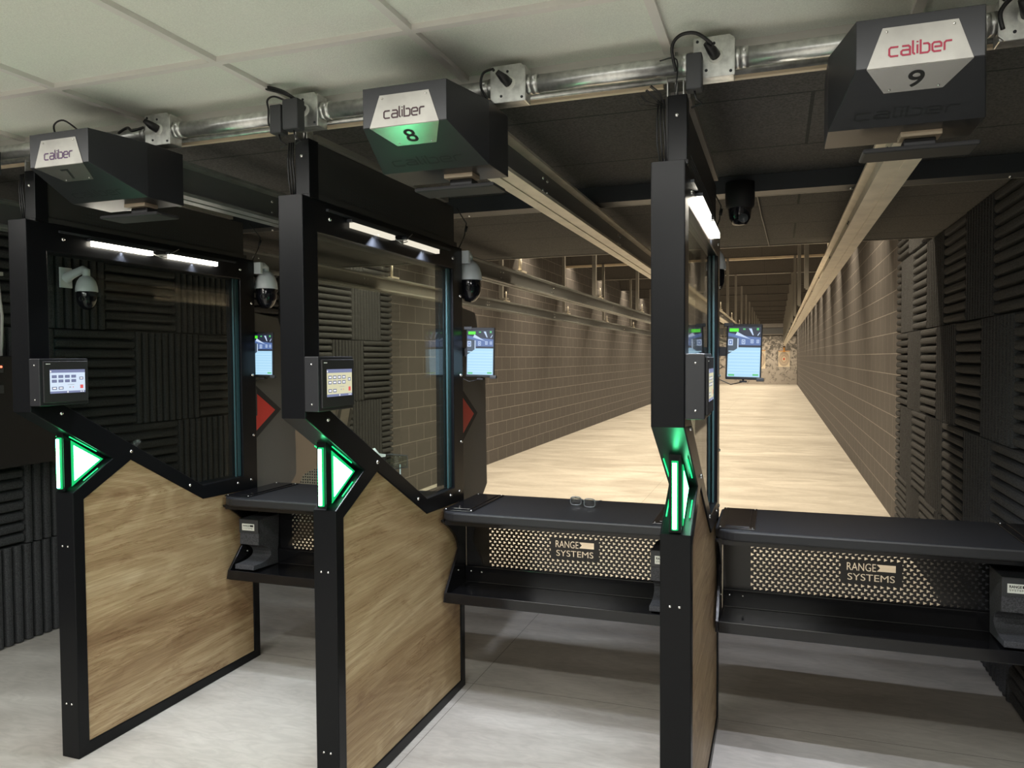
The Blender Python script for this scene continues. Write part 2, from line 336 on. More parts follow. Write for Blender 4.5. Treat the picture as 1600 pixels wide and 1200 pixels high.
def curve_mesh(cu):
    o = bpy.data.objects.new('tmp', cu); C.objects.link(o); bpy.context.view_layer.update()
    me = bpy.data.meshes.new_from_object(o.evaluated_get(bpy.context.evaluated_depsgraph_get()))
    v = [tuple(p.co) for p in me.vertices]; f = [tuple(p.vertices) for p in me.polygons]
    bpy.data.objects.remove(o); bpy.data.meshes.remove(me); return v, f
def plate(mb, loops, fn, c0, c1, bev=0, mi=0):
    cu = bpy.data.curves.new('c', 'CURVE'); cu.dimensions = '2D'; cu.fill_mode = 'BOTH'
    for lp in loops:
        sp = cu.splines.new('POLY'); sp.points.add(len(lp)-1)
        for i, p in enumerate(lp): sp.points[i].co = (p[0], p[1], 0, 1)
        sp.use_cyclic_u = True
    h = (c1-c0)/2; cu.extrude = h-bev; cu.bevel_depth = bev; cu.bevel_resolution = 1; cu.offset = -bev
    v, f = curve_mesh(cu); mb.add([fn(x, y, (c0+c1)/2+z) for x, y, z in v], f, mi); return mb
def text_curve(body, size, bold=0, spacing=1):
    d = bpy.data.curves.new('t', 'FONT'); d.body = body; d.size = size; d.offset = bold; d.align_x = 'LEFT'; d.space_character = spacing; return d
def text(mb, body, size, org, ux, uy, bold=0, depth=0, mi=0, width=None, center=False, spacing=1):
    d = text_curve(body, size, bold, spacing); d.extrude = depth/2; v, f = curve_mesh(d)
    org, ux, uy = Vector(org), Vector(ux), Vector(uy); un = ux.cross(uy); xs = [p[0] for p in v]; x0 = min(xs); w = max(xs)-x0
    k = width/w if width else 1; sh = -w*k/2 if center else 0
    mb.add([org+ux*((x-x0)*k+sh)+uy*y+un*z for x, y, z in v], f, mi); mb.open = True; return mb

LET = {'c': [[(.65, .7), (.12, .7), (0, .58), (0, .12), (.12, 0), (.65, 0)]],
 'a': [[(.05, .7), (.5, .7), (.62, .58), (.62, 0), (.12, 0), (0, .10), (0, .28), (.1, .38), (.56, .38)]],
 'l': [[(0, 1.05), (0, .1), (.1, 0), (.16, 0)]], 'i': [[(0, .7), (0, 0)], [(0, .86), (0, .96)]],
 'b': [[(0, 1.05), (0, 0), (.5, 0), (.62, .12), (.62, .58), (.5, .7), (.17, .7)]],
 'e': [[(.62, 0), (.12, 0), (0, .12), (0, .58), (.12, .7), (.5, .7), (.62, .58), (.62, .36), (.13, .36)]],
 'r': [[(0, 0), (0, .58), (.12, .7), (.52, .7)]]}
ADV = {'c': .86, 'a': .82, 'l': .32, 'i': .22, 'b': .82, 'e': .84, 'r': .55}
def caliber(mb, org, ux, uy, width, mi=0, w=.085, hs=1.0):
    tot = sum(ADV[c] for c in 'caliber'); k = width/tot; x = 0; org, ux, uy = Vector(org), Vector(ux), Vector(uy)
    for c in 'caliber':
        for st in LET[c]: mb.ribbon([(x+a, b*hs) for a, b in st], w, lambda a, b: org+ux*(a-tot/2)*k+uy*b*k, mi)
        x += ADV[c]
    mb.open = True; return mb

# ------------------------------------------------------------------ the shell
struct(MB().box(-4.3, 1.3, -4, 48, -.1, 0), 'floor', 'floor')
w = struct(MB().box(1.0757, 1.25, -4, 48, 0, 4.7), 'wall_right', 'cmu')
struct(MB().box(-4.3, -4.118, -4, 48, 0, 4.7), 'wall_left', 'cmu')
struct(MB().box(-4.3, 1.25, -4.15, -4, 0, 2.6), 'wall_back', 'tbar')
struct(MB().box(-4.3, 1.25, 47.75, 48, 0, 4.7), 'wall_far', 'cmuend')
cb = MB().box(-4.118, 1.0757, -4, 2.19, 2.455, 2.50, 0)
xs_ = [-.29-.61*k for k in range(-2, 7)]
for x in xs_: cb.box(x-.012, x+.012, -4, 2.19, 2.441, 2.4551, 1)
for k in range(5): y = 1.80-1.22*k; cb.box(-4.118, 1.0757, y-.012, y+.012, 2.4408, 2.4551, 1)
cb.box(-4.118, 1.0757, 2.175, 2.20, 2.43, 2.4551, 1)
struct(cb, 'ceiling', ['acoustic', 'tbar'])
struct(MB().box(-4.118, 1.0757, 2.24, 5.88, 2.412, 4.6), 'ceiling', 'soffit')
struct(MB().box(-4.118, 1.0757, 5.88, 47.75, 4.6, 4.7), 'ceiling', 'roof')
struct(MB().box(-4.118, 1.0757, 2.205, 2.24, 2.44, 4.6), 'wall_front', 'roof')
t1 = MB()
for a, b in ((-4.1, -2.71), (-2.60, -1.52), (-1.42, -.31), (-.20, .13), (.47, 1.07)): t1.box(a, b, 2.215, 2.232, 2.366, 2.40); t1.box(a, b, 2.215, 2.275, 2.400, 2.412)
struct(t1, 'trim_1', 'cream')  # cream tone stands for range light reflecting off the metal angle
struct(MB().box(-4.118, 1.0757, 5.88, 5.90, 2.405, 2.43), 'trim_2', 'post')
struct(MB().box(-4.118, 1.0757, 47.3, 47.6, 2.86, 2.95).box(-4.118, 1.0757, 46.9, 47.2, 3.3, 4.6), 'trim_3', 'baffle')

# bullet trap
tr = thing('bullet_trap', (-1.5, 47.2, 0), 'pale rubber bullet trap with dark debris patches at far end of range', 'bullet trap')
b = MB(); n_ = 26
for i in range(n_):
    for j in range(14):
        pass
vs = [(-4.11+5.18*i/30, 46.6+.9*j/12+.05*random.random(), 2.86*j/12) for j in range(13) for i in range(31)]
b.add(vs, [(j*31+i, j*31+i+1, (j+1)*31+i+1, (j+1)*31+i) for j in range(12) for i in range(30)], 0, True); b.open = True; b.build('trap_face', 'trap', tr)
MB().box(-4.11, 1.07, 47.55, 47.72, 2.95, 3.3).build('upper_slot', 'blackflat', tr)

# baffles
for k, y in enumerate(HUNG):
    q = MB().prism([(y, 3.47), (y+.06, 3.47), (y-.84, 4.59), (y-.90, 4.59)], PX, -4.11, 1.07)
    e = MB().box(-4.11, 1.07, y-.012, y+.075, 3.43 if k == 3 else 3.458, 3.47)
    nm = ['nearest', 'second', 'third', 'fourth', 'fifth', 'sixth', 'seventh', 'eighth', 'ninth', 'tenth', 'eleventh', 'twelfth', 'thirteenth', 'farthest'][k]
    t = thing('ceiling_baffle', (-1.5, y, 3.47), 'dark slanted baffle, %s %s' % (nm, 'from the firing line, with a thick pale lower edge' if k == 3 else 'of the row from the firing line'), 'baffle', 'ceiling baffles down the range')
    q.build('baffle_panel', 'baffle', t); e.build('edge_strip', 'cream' if k == 3 else ('post' if k == 4 else 'baffle'), t)

# ------------------------------------------------------------------ acoustic foam tiles
T_ = .597; H_ = .617
def foam_mesh(orient, y0, y1, z0, z1, sgn, xw):
    """ridged tile on a side wall; sgn=+1: on the right wall (ridges point to -x)"""
    mb = MB(); prof = []; nr = 10
    L = (z1-z0) if orient == 'H' else (y1-y0); full = H_ if orient == 'H' else T_; p = full/nr; k = max(1, round(L/p)); p = L/k
    for i in range(k):
        a = i*p
        prof += [(a+.03*p, .034), (a+.10*p, .026), (a+.17*p, .034), (a+.24*p, .060), (a+.36*p, .068), (a+.55*p, .070), (a+.80*p, .068), (a+.94*p, .060)]
    prof = [(0, .02)]+prof+[(L, .02)]
    vs = []; s0, s1 = (y0, y1) if orient == 'H' else (z0, z1)
    for a, h in prof:
        x = xw-sgn*h
        for s in (s0+.003, s1-.003): vs.append((x, s, z0+a) if orient == 'H' else (x, y0+a, s))
    n = len(prof); fs = [(2*i, 2*i+1, 2*i+3, 2*i+2) for i in range(n-1)]
    base = len(vs)
    for a, h in prof:
        for s in (s0+.003, s1-.003): vs.append((xw-sgn*.001, s, z0+a) if orient == 'H' else (xw-sgn*.001, y0+a, s))
    fs += [(2*i, 2*i+2, base+2*i+2, base+2*i) for i in range(n-1)]+[(2*i+1, base+2*i+1, base+2*i+3, 2*i+3) for i in range(n-1)]
    fs += [(0, base, base+1, 1), (2*n-2, 2*n-1, base+2*n-1, base+2*n-2)]
    mb.add(vs, fs); return mb
ROWS = [(-.055, .560), (.560, 1.175), (1.175, 1.795), (1.795, 2.411), (2.43, 3.03), (3.03, 3.63)]
RN = ['bottom row', 'second row up', 'third row up', 'fourth row up', 'fifth row up', 'top row']
OR_ = ['first', 'second', 'third', 'fourth', 'fifth', 'sixth', 'seventh', 'eighth', 'ninth', 'tenth']
def foam_wall(side, xw, sgn, ynear, skip=None):
    for r, (z0, z1) in enumerate(ROWS):
        z0c = max(z0, .004); off = 0 if r % 2 == 1 else .38
        edge = 7.60; cuts = [edge]
        y = edge-(.25 if r % 2 else .62)
        while y > ynear: cuts.append(y); y -= T_
        near = 5.93 if r >= 4 else ynear
        col = 0
        for c in range(len(cuts)):
            y1 = cuts[c]; y0 = cuts[c+1] if c+1 < len(cuts) else y1-T_
            if y1 <= near+.1: break
            y0 = max(y0, near)
            if skip and skip(y0, y1, z0c, z1): continue
            ori = 'H' if c % 2 == 0 else 'V'
            if r % 2 == 1: ori = 'H' if c % 2 == 0 else 'V'
            o = foam_mesh(ori, y0, y1, z0c, z1, sgn, xw).build('acoustic_foam_tile', 'foam')
            tag(o, 'charcoal foam tile, %s ridges, %s wall, %s, %s from far end' % ('horizontal' if ori == 'H' else 'vertical', side, RN[r], OR_[min(col, 9)]), 'foam tile', 'acoustic foam tiles on the %s wall' % side)
            col += 1
foam_wall('right', 1.0755, 1, 2.3)
foam_wall('left', -4.1178, -1, 2.35, skip=lambda y0, y1, z0, z1: y0 < 3.7 and z0 > .9 and z1 < 1.8 and False)

# ------------------------------------------------------------------ shooting stall partition
TH = .0924
def make_stall(X, label):
    x0, x1, xm = X-TH, X, X-TH/2
    t = thing('stall_partition', (xm, 2.8, 0), label, 'partition', 'shooting stall partitions')
    out = [(2.104, 2.13), (2.104, 1.409), (2.471, 1.191), (2.275, 1.076), (2.275, 0), (3.414, 0), (3.414, 2.13)]
    gl = [(2.19, 2.02), (2.19, 1.462), (3.005, .992), (3.300, .992), (3.300, 2.02)]
    wd = [(2.326, .052), (2.326, 1.043), (2.569, 1.172), (3.003, .925), (3.366, .915), (3.366, .042)]
    plate(MB(), [out, gl, wd], PX, x0, x1, .0035).build('frame', 'black', t)
    g2 = [(2.15, 2.06), (2.15, 1.44), (3.0, .95), (3.33, .95), (3.33, 2.06)]
    MB().prism(g2, PX, x1-.032, x1-.022).build('glass_pane', 'glass', t)
    # greenish cut edge strips of the pane seen at its downrange side
    e = MB().box(x1-.018, x1-.012, 3.276, 3.296, .995, 2.018)
    e.box(x1-.018, x1-.010, 3.256, 3.262, .995, 2.018); e.build('glass_edge_seal', 'gx', t)
    w2 = [(2.30, .03), (2.30, 1.06), (2.569, 1.195), (3.01, .945), (3.385, .935), (3.385, .03)]
    wp = MB().prism(w2, PX, xm-.030, x1-.006); wp.build('wood_panel', 'wood', t)
    # upper perforated infill and neck post
    q = MB().box(xm-.012, x1-.012, 2.155, 3.345, 2.13, 2.318); q.box(xm-.02, x1-.004, 2.155, 3.36, 2.131, 2.150); o = q.build('upper_infill', 'panelblack', t)
    d = MB()
    for i in range(52):
        for j in range(4): y = 2.36+.0165*i; z = 2.158+.014*j; d.box(x1-.0121, x1-.0112, y, y+.008, z, z+.004)
    d.build('perforation_row', 'strut', o)
    MB().box(xm-.004, x1+.004, 2.19, 3.25, 2.320, 2.340).build('top_channel', 'post', t)
    q = MB().box(X-.052, X, 2.145, 2.20, 2.13, 2.318).box(X-.058, X+.004, 2.14, 2.155, 2.126, 2.140); q.build('neck_post', 'black', t, .002)
    bolts('frame_bolt', 'bolt', t, [((X-.027, 2.144, 2.262), .006, 'Y', -1)]+[((x1, y, z), .0075, 'X', 1) for y, z in ((2.233, 1.396), (2.568, 1.208), (2.914, 1.006), (3.255, .962), (2.26, 2.075), (3.30, 2.07), (3.385, 1.90), (3.385, 1.52), (3.385, 1.20), (3.36, .965))])
    bolts('post_screw', 'bolt', t, [((x, 2.2752, z), .0045, 'Y', -1) for z in (.86, .22) for x in (X-.062, X-.034)])
    # black cables strapped to the neck post
    for k in range(3): MB().tube([(X-.062-.008*k, 2.15, 2.31), (X-.064-.009*k, 2.147, 2.25), (X-.060-.011*k, 2.150, 2.19), (X-.058-.007*k, 2.152, 2.13)], .0028, 6).build('neck_cable', 'cable', t)
    # green status light in the notch
    MB().prism([(2.262, 1.318), (2.262, 1.085), (2.478, 1.191)], PX, xm-.018, xm+.018).build('light_housing', 'black', t)
    h = t.children[-1]
    MB().prism([(2.295, 1.283), (2.295, 1.099), (2.446, 1.190)], PX, xm-.0205, xm+.0205).build('window_border', 'greenmid', h)  # glow around the lit window, added as an emissive plate
    MB().tube([(xm, 2.2605, 1.093), (xm, 2.2605, 1.297)], .0100, 12).build('tube_sleeve', 'greenmid', h)  # glow around the tube, added as an emissive cylinder
    MB().prism([(2.306, 1.262), (2.306, 1.120), (2.428, 1.190)], PX, xm-.0215, xm+.0215).build('light_window', 'greenwin', h)
    b = MB().tube([(xm, 2.2515, 1.098), (xm, 2.2515, 1.292)], .0062, 10); b.build('light_tube', 'green', h)
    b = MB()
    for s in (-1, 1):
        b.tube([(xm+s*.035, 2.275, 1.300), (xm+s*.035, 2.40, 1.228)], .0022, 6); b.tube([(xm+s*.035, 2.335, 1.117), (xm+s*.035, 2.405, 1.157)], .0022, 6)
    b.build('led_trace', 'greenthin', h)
    # deflector wing behind the back post
    wing = [(3.414, .60), (3.414, 1.86), (3.66, 1.835), (3.80, 1.52), (3.815, .93), (3.76, .885), (3.76, .60)]
    plate(MB(), [wing], PX, xm-.012, xm+.012, .001).build('deflector_wing', 'wing', t); wg = t.children[-1]
    MB().prism([(3.425, 1.475), (3.665, 1.320), (3.425, 1.165)], PX, xm+.0125, xm+.020).build('triangle_border', 'blackflat', wg)
    MB().prism([(3.435, 1.425), (3.605, 1.320), (3.435, 1.215)], PX, xm+.0202, xm+.024).build('red_triangle', 'red', wg)
    # LED work light rail on the top member
    q = MB().box(x1, x1+.010, 2.24, 3.26, 2.098, 2.106).box(x1, x1+.022, 2.37, 2.71, 2.084, 2.094).box(x1, x1+.022, 2.79, 3.12, 2.084, 2.094); q.build('light_rail', 'strut', t)
    for a in (2.385, 2.80): MB().box(x1+.002, x1+.020, a, a+.31, 2.066, 2.084).build('led_strip', 'ledon', t)
    MB().tube([(x1+.012, 2.695, 2.076), (x1+.02, 2.75, 2.062), (x1+.02, 2.80, 2.075)], .002, 6).tube([(x1+.012, 2.72, 2.07), (x1+.025, 2.78, 2.078), (x1+.012, 2.86, 2.115)], .002, 6).build('light_cord', 'cord', t)
    # back cable run with connector
    b = MB().tube([(x1-.03, 3.42, 2.33), (x1-.02, 3.45, 2.30), (x1, 3.47, 2.26), (x1-.005, 3.46, 2.20), (x1-.03, 3.43, 2.12), (x1-.03, 3.425, 2.0)], .003, 6)
    b.tube([(x1+.002, 3.47, 2.245), (x1-.003, 3.465, 2.215)], .007, 8); b.build('back_cable', 'cable', t)
    MB().box(x1-.035, x1-.012, 3.412, 3.436, 1.30, 1.44).build('indicator_box', 'psu', t)
    MB().lathe((x1-.018, 3.410, 1.40), [(.004, 0), (.003, -.003), (.0001, -.004)], 8, axis='Y').build('indicator_lamp', 'red', t.children[-1])
    return t
st = make_stall(XS[2], 'black framed stall partition nearest the right wall, seen almost edge on')
def has(o, n): return [c for c in o.children if c.name.startswith(n)][0]
s2 = dup(st, XS[1]-XS[2], 0, 0, 'middle black framed stall partition with glass, oak panel and unlit work light')
for c in s2.children:
    if c.name.startswith('led_strip'): c.data = c.data.copy(); c.data.materials[0] = M_['leddim']
s1 = dup(st, XS[0]-XS[2], 0, 0, 'leftmost black framed stall partition with oak panel and bright work light')

# ------------------------------------------------------------------ touch panels on the uprights
def make_touch(X, label, bg):
    t = thing('touch_control_panel', (X+.03, 2.21, 1.43), label, 'control panel', 'control panels on the partitions')
    MB().box(X+.0005, X+.053, 2.100, 2.312, 1.432, 1.610).build('housing', 'box', t, .003)
    h = t.children[-1]
    MB().box(X+.053, X+.060, 2.112, 2.306, 1.443, 1.600).build('bezel', 'blackflat', t, .002)
    bz = t.children[-1]
    b = MB()
    xx = X+.0603
    def qd(y0, y1, z0, z1, mi, d=0): b.add([(xx+d, y0, z0), (xx+d, y1, z0), (xx+d, y1, z1), (xx+d, y0, z1)], [(0, 1, 2, 3)], mi)
    Y0, Y1, Z0, Z1 = 2.137, 2.291, 1.478, 1.568
    qd(Y0, Y1, Z0, Z1, 0); qd(Y0, Y1, Z1-.012, Z1, 1, .0002); qd(Y0, Y1, Z0, Z0+.008, 1, .0002)
    def btn(y, z, fill, w=.021, h=.011): qd(y, y+w, z, z+h, 2, .0002); qd(y+.0035, y+w-.0035, z+.003, z+h-.003, fill, .0004)
    for r in range(2):
        for c in range(4): btn(Y0+.008+.028*c, Z0+.058-.017*r, 1 if bg == 0 else 3)
    for c in range(2): btn(Y0+.008+.028*c, Z0+.014, 3)
    btn(Y0+.128, Z0+.050, 3, .018); qd(Y0+.131, Y0+.145, Z0+.016, Z0+.030, 4, .0002)
    qd(Y0+.075, Y0+.105, Z0+.031, Z0+.0325, 5, .0002); qd(Y0+.082, Y0+.090, Z0+.020, Z0+.024, 5, .0002); qd(Y0+.098, Y0+.101, Z0+.020, Z0+.024, 4, .0002)
    qd(Y0+.001, Y0+.006, Z1-.010, Z1-.004, 3, .0004); qd(Y1-.022, Y1-.017, Z0+.002, Z0+.006, 3, .0004); qd(Y1-.012, Y1-.007, Z0+.002, Z0+.006, 3, .0004); qd((Y0+Y1)/2-.004, (Y0+Y1)/2+.001, Z0+.001, Z0+.007, 3, .0004)
    b.open = True; b.build('screen', ['scrblue' if bg == 0 else 'scrcream', 'scrbar', 'scrbtn', 'scrwhite', 'scrred', 'scrgrey'], t)
    bolts('housing_screw', 'bolt', t, [((X+.028, 2.100, z), .0035, 'Y', -1) for z in (1.585, 1.456)])
    MB().box(X+.0600, X+.0606, 2.122, 2.140, 1.588, 1.591).build('badge', 'label', bz)
    return t
M_['scrblue'] = emis('screen_pale_blue', (.72, .84, 1), .95); M_['scrcream'] = emis('screen_cream', (.86, .82, .55), .80)
M_['scrbar'] = emis('screen_bar', (.28, .32, .55), .7); M_['scrbtn'] = emis('screen_button', (.24, .28, .48), .6)
M_['scrwhite'] = emis('screen_white', (1, 1, 1), 1); M_['scrred'] = emis('screen_red', (.85, .12, .12), .9); M_['scrgrey'] = emis('screen_grey', (.55, .58, .6), .7)
make_touch(XS[0], 'wall control panel with pale blue screen on the leftmost partition', 0)
make_touch(XS[1], 'wall control panel with cream screen on the middle partition', 1)
make_touch(XS[2], 'wall control panel seen edge on, on the right hand partition', 1)

# ------------------------------------------------------------------ tablets
M_['tdark'] = emis('tablet_dark', (.010, .016, .040), 1); M_['tblue'] = emis('tablet_midblue', (.09, .16, .38), 1); M_['tpale'] = emis('tablet_paleblue', (.42, .70, .92), 1)
M_['tpale2'] = emis('tablet_stripe', (.52, .80, .98), 1); M_['tgreen'] = emis('tablet_green', (.10, .90, .03), 1.0); M_['twhite'] = emis('tablet_white', (.55, .68, .9), 1)
M_['tslate'] = emis('tablet_slate', (.05, .075, .11), 1); M_['tgreen2'] = emis('tablet_green_dim', (.10, .55, .16), 1)
def make_tablet(cx, cz, label, roll):
    W_, Hh = .148, .240; Y = 3.44; t = thing('tablet', (cx, Y, cz-Hh/2), label, 'tablet', 'tablets on the partitions'); x0, x1, z0, z1 = cx-W_/2, cx+W_/2, cz-Hh/2, cz+Hh/2
    MB().box(x0, x1, Y, Y+.011, z0, z1).build('body', 'blackflat', t, .004)
    b = MB(); yy = Y-.0006
    def poly(pts, mi, d=0): b.add([(x0+u*W_, yy-d, z0+v*Hh) for u, v in pts], [tuple(range(len(pts)))], mi)
    def rect(u0, u1, v0, v1, mi, d=0): poly([(u0, v0), (u1, v0), (u1, v1), (u0, v1)], mi, d)
    rect(.05, .96, .05, .95, 0)
    poly([(.05, .62), (.96, .62), (.96, .76), (.60, .78), (.05, .84)], 1, .0002)
    poly([(.05, .45), (.36, .58), (.36, .74), (.05, .78)], 6, .0003); rect(.31, .345, .56, .74, 5, .00035)
    poly([(.05, .05), (.96, .05), (.96, .58), (.36, .58), (.05, .45)], 2, .0004)
    for v in (.50, .44, .39, .33, .27, .21, .16, .11): rect(.07, .94, v, v+.018, 3, .0005)
    for u, v, s in ((.12, .67, .075), (.48, .68, .055), (.72, .69, .045), (.88, .69, .04)):
        rect(u-s*.9, u+s*.9, v-s*.75, v+s*.75, 5, .0006); rect(u-s*.6, u+s*.6, v-s*.5, v+s*.5, 1, .0007); rect(u-s*.3, u+s*.3, v-s*.25, v+s*.25, 5, .0008)
    poly([(.25, .80), (.62, .74), (.70, .72), (.30, .86)], 5, .0006); poly([(.62, .92), (.70, .92), (.76, .80), (.73, .80)], 5, .0006); poly([(.86, .80), (.93, .86), (.93, .84), (.88, .79)], 5, .0006)
    rect(.08, .34, .86, .92, 4, .0008); rect(.46, .53, .895, .92, 7, .0008); rect(.84, .90, .89, .93, 7, .0008)
    rect(.08, .25, .065, .095, 7, .0008); rect(.76, .92, .075, .105, 7, .0008)
    b.open = True; b.build('screen', ['tdark', 'tblue', 'tpale', 'tpale2', 'tgreen', 'twhite', 'tslate', 'tgreen2'], t)
    b = MB().box(x0-.012, x0+.03, Y-.004, Y+.014, z1-.012, z1+.004); b.box(x1-.02, x1+.012, Y-.006, Y+.014, z0-.006, z0+.010); b.build('corner_clamp', 'psu', t, .003)
    MB().tube([(cx, Y+.012, z0+.02), (cx, Y+.03, z0-.005), (cx-.015, Y+.03, z0-.012)], .004, 8).box(cx-.014, cx+.016, Y+.0, Y+.03, z0-.012, z0-.004).build('mount_arm', 'blackflat', t)
    MB().tube([(cx, Y+.01, z0-.01), (cx-.05, Y-.01, z0-.022), (cx-.10, Y-.02, z0+.0), (cx-.115, Y-.01, z0+.03), (cx-.085, Y+.0, z0+.055)], .0022, 6).build('charge_cable', 'cable', t)
    MB().box(x0-.03, cx, Y+.011, Y+.03, cz-.02, cz+.02).build('bracket', 'blackflat', t)
    t.rotation_euler = (0, math.radians(roll), 0)
    return t
make_tablet(-.140, 1.622, 'tablet showing a live range view, on the right hand partition', 1.6)
make_tablet(-1.361, 1.630, 'tablet showing a live range view, on the middle partition', 1.3)
make_tablet(-2.622, 1.629, 'tablet showing a live range view, on the leftmost partition', .8)

# ------------------------------------------------------------------ dome cameras
def make_ptz(cx, cy, cz, label, mount):
    t = thing('dome_camera', (cx, cy, cz-.11), label, 'camera', 'white dome security cameras')
    s = MB().lathe((cx, cy, cz), [(.0605, 0), (.0610, .008), (.058, .035), (.050, .062), (.036, .084), (.018, .096), (.0001, .098)], 28); s.lathe((cx, cy, cz), [(.0605, 0), (.0001, .001)], 28); s.build('housing', 'white', t)
    MB().lathe((cx, cy, cz), [(.054, 0), (.056, -.025), (.054, -.055), (.044, -.082), (.026, -.102), (.0001, -.108)], 28).build('tinted_dome', 'domeblack', t)
    MB().lathe((cx+.018, cy-.040, cz-.045), [(.014, -.02), (.014, -.006), (.0001, -.006)], 14, axis='Y').build('lens_ring', 'lens', t.children[-1])
    b = MB()
    if mount == 'post':
        b.box(cx-.014, cx+.030, cy-.085, cy-.065, cz+.075, cz+.135); b.tube([(cx, cy-.07, cz+.11), (cx, cy-.02, cz+.125), (cx, cy, cz+.115), (cx, cy, cz+.085)], .017, 12)
    else:
        b.box(mount, mount+.012, cy-.04, cy+.04, cz+.03, cz+.15); b.tube([(mount+.01, cy, cz+.085), (mount+.05, cy, cz+.105), (cx-.02, cy, cz+.135), (cx, cy, cz+.125), (cx, cy, cz+.09)], [.030, .026, .022, .022, .022], 14)
    b.build('mount_arm', 'white', t, .002); return t
make_ptz(XS[2]-.040, 3.50, 1.985, 'white dome camera behind the right hand partition', 'post')
make_ptz(XS[1]+.004, 3.50, 1.985, 'white dome camera behind the back post of the middle partition', 'post')
make_ptz(XS[0]+.010, 3.50, 1.985, 'white dome camera behind the back post of the leftmost partition', 'post')
make_ptz(-3.875, 3.47, 2.010, 'white dome camera on a wall arm, seen through the leftmost glass', -4.044)
t = thing('ceiling_dome_camera', (-.162, 3.60, 2.19), 'black dome camera hanging under the dark steel strut', 'camera')
MB().lathe((-.162, 3.60, 2.19), [(.0001, 0), (.030, .004), (.046, .03), (.052, .075)], 24).build('tinted_dome', 'domeblack', t)
MB().lathe((-.162, 3.60, 2.19), [(.053, .075), (.062, .085), (.064, .12), (.064, .19), (.03, .20), (.0001, .20)], 24).build('housing', 'blackflat', t)
MB().lathe((-.145, 3.556, 2.215), [(.02, 0), (.02, -.006), (.0001, -.007)], 16, axis='Y').build('lens_ring', 'lens', t.children[0])
MB().tube([(-.16, 3.62, 2.38), (-.10, 3.9, 2.405), (-.09, 4.6, 2.407), (-.06, 5.86, 2.404)], .004, 6).build('camera_cable', 'cable', t)

# ------------------------------------------------------------------ counters
def perf_panel(mb, X0, X1, Y, Z0, Z1, logo_x, solid0, solid1):
    px, pz = .0240, .0324; nc = int((X1-X0)/px); nr = 7; z = Z1
    lw, lh = .205, .115
    def cell(x, z0, dx):       # quad cell with a triangular hole pointing +x
        a = [(x, z0), (x+px, z0), (x+px, z0+pz/2), (x, z0+pz/2)]; cx, cz = x+px/2, z0+pz/4; s = .0067
        h = [(cx-s, cz-s*.98), (cx+s, cz), (cx-s, cz+s*.98)]
        vs = [(p[0], Y, p[1]) for p in a+h]
        mb.add(vs, [(0, 1, 5, 4), (1, 2, 5), (2, 3, 6, 5), (3, 0, 4, 6)])
    lx0, lx1 = logo_x-lw/2, logo_x+lw/2; zc = (Z0+Z1)/2+.015; lz0, lz1 = zc-.048, zc+.045
    rows = int((Z1-Z0)/(pz/2)); zz = [Z0+i*pz/2 for i in range(rows)]
    lz0 = min(zz, key=lambda q: abs(q-lz0)); lz1 = min(zz, key=lambda q: abs(q-lz1))
    kx0 = X0+round((lx0-X0)/px)*px; kx1 = X0+round((lx1-X0)/px)*px
    for i, z0 in enumerate(zz):
        sh = px/2 if i % 2 else 0
        inl = lz0-1e-4 <= z0 < lz1-1e-4
        for c in range(nc):
            x = X0+sh+c*px
            if inl and x+px > kx0-1e-4+sh*.999 and x < kx1+sh-1e-4 and x >= kx0+sh-1e-4: continue
            cell(x, z0, px)
        # straight ends
        if sh: mb.add([(X0, Y, z0), (X0+sh, Y, z0), (X0+sh, Y, z0+pz/2), (X0, Y, z0+pz/2)], [(0, 1, 2, 3)])
        xe = X0+sh+nc*px; mb.add([(xe, Y, z0), (solid1, Y, z0), (solid1, Y, z0+pz/2), (xe, Y, z0+pz/2)], [(0, 1, 2, 3)])
        if inl and sh:          # close the staggered gaps beside the logo plate
            pass
    zt = zz[-1]+pz/2
    mb.add([(solid0, Y, Z0-.14), (X0, Y, Z0-.14), (X0, Y, .895), (solid0, Y, .895)], [(0, 1, 2, 3)])
    mb.add([(X0, Y, zt), (solid1, Y, zt), (solid1, Y, .895), (X0, Y, .895)], [(0, 1, 2, 3)])
    mb.add([(X0, Y, Z0-.14), (solid1, Y, Z0-.14), (solid1, Y, Z0), (X0, Y, Z0)], [(0, 1, 2, 3)])
    return kx0, kx1+px/2, lz0, lz1
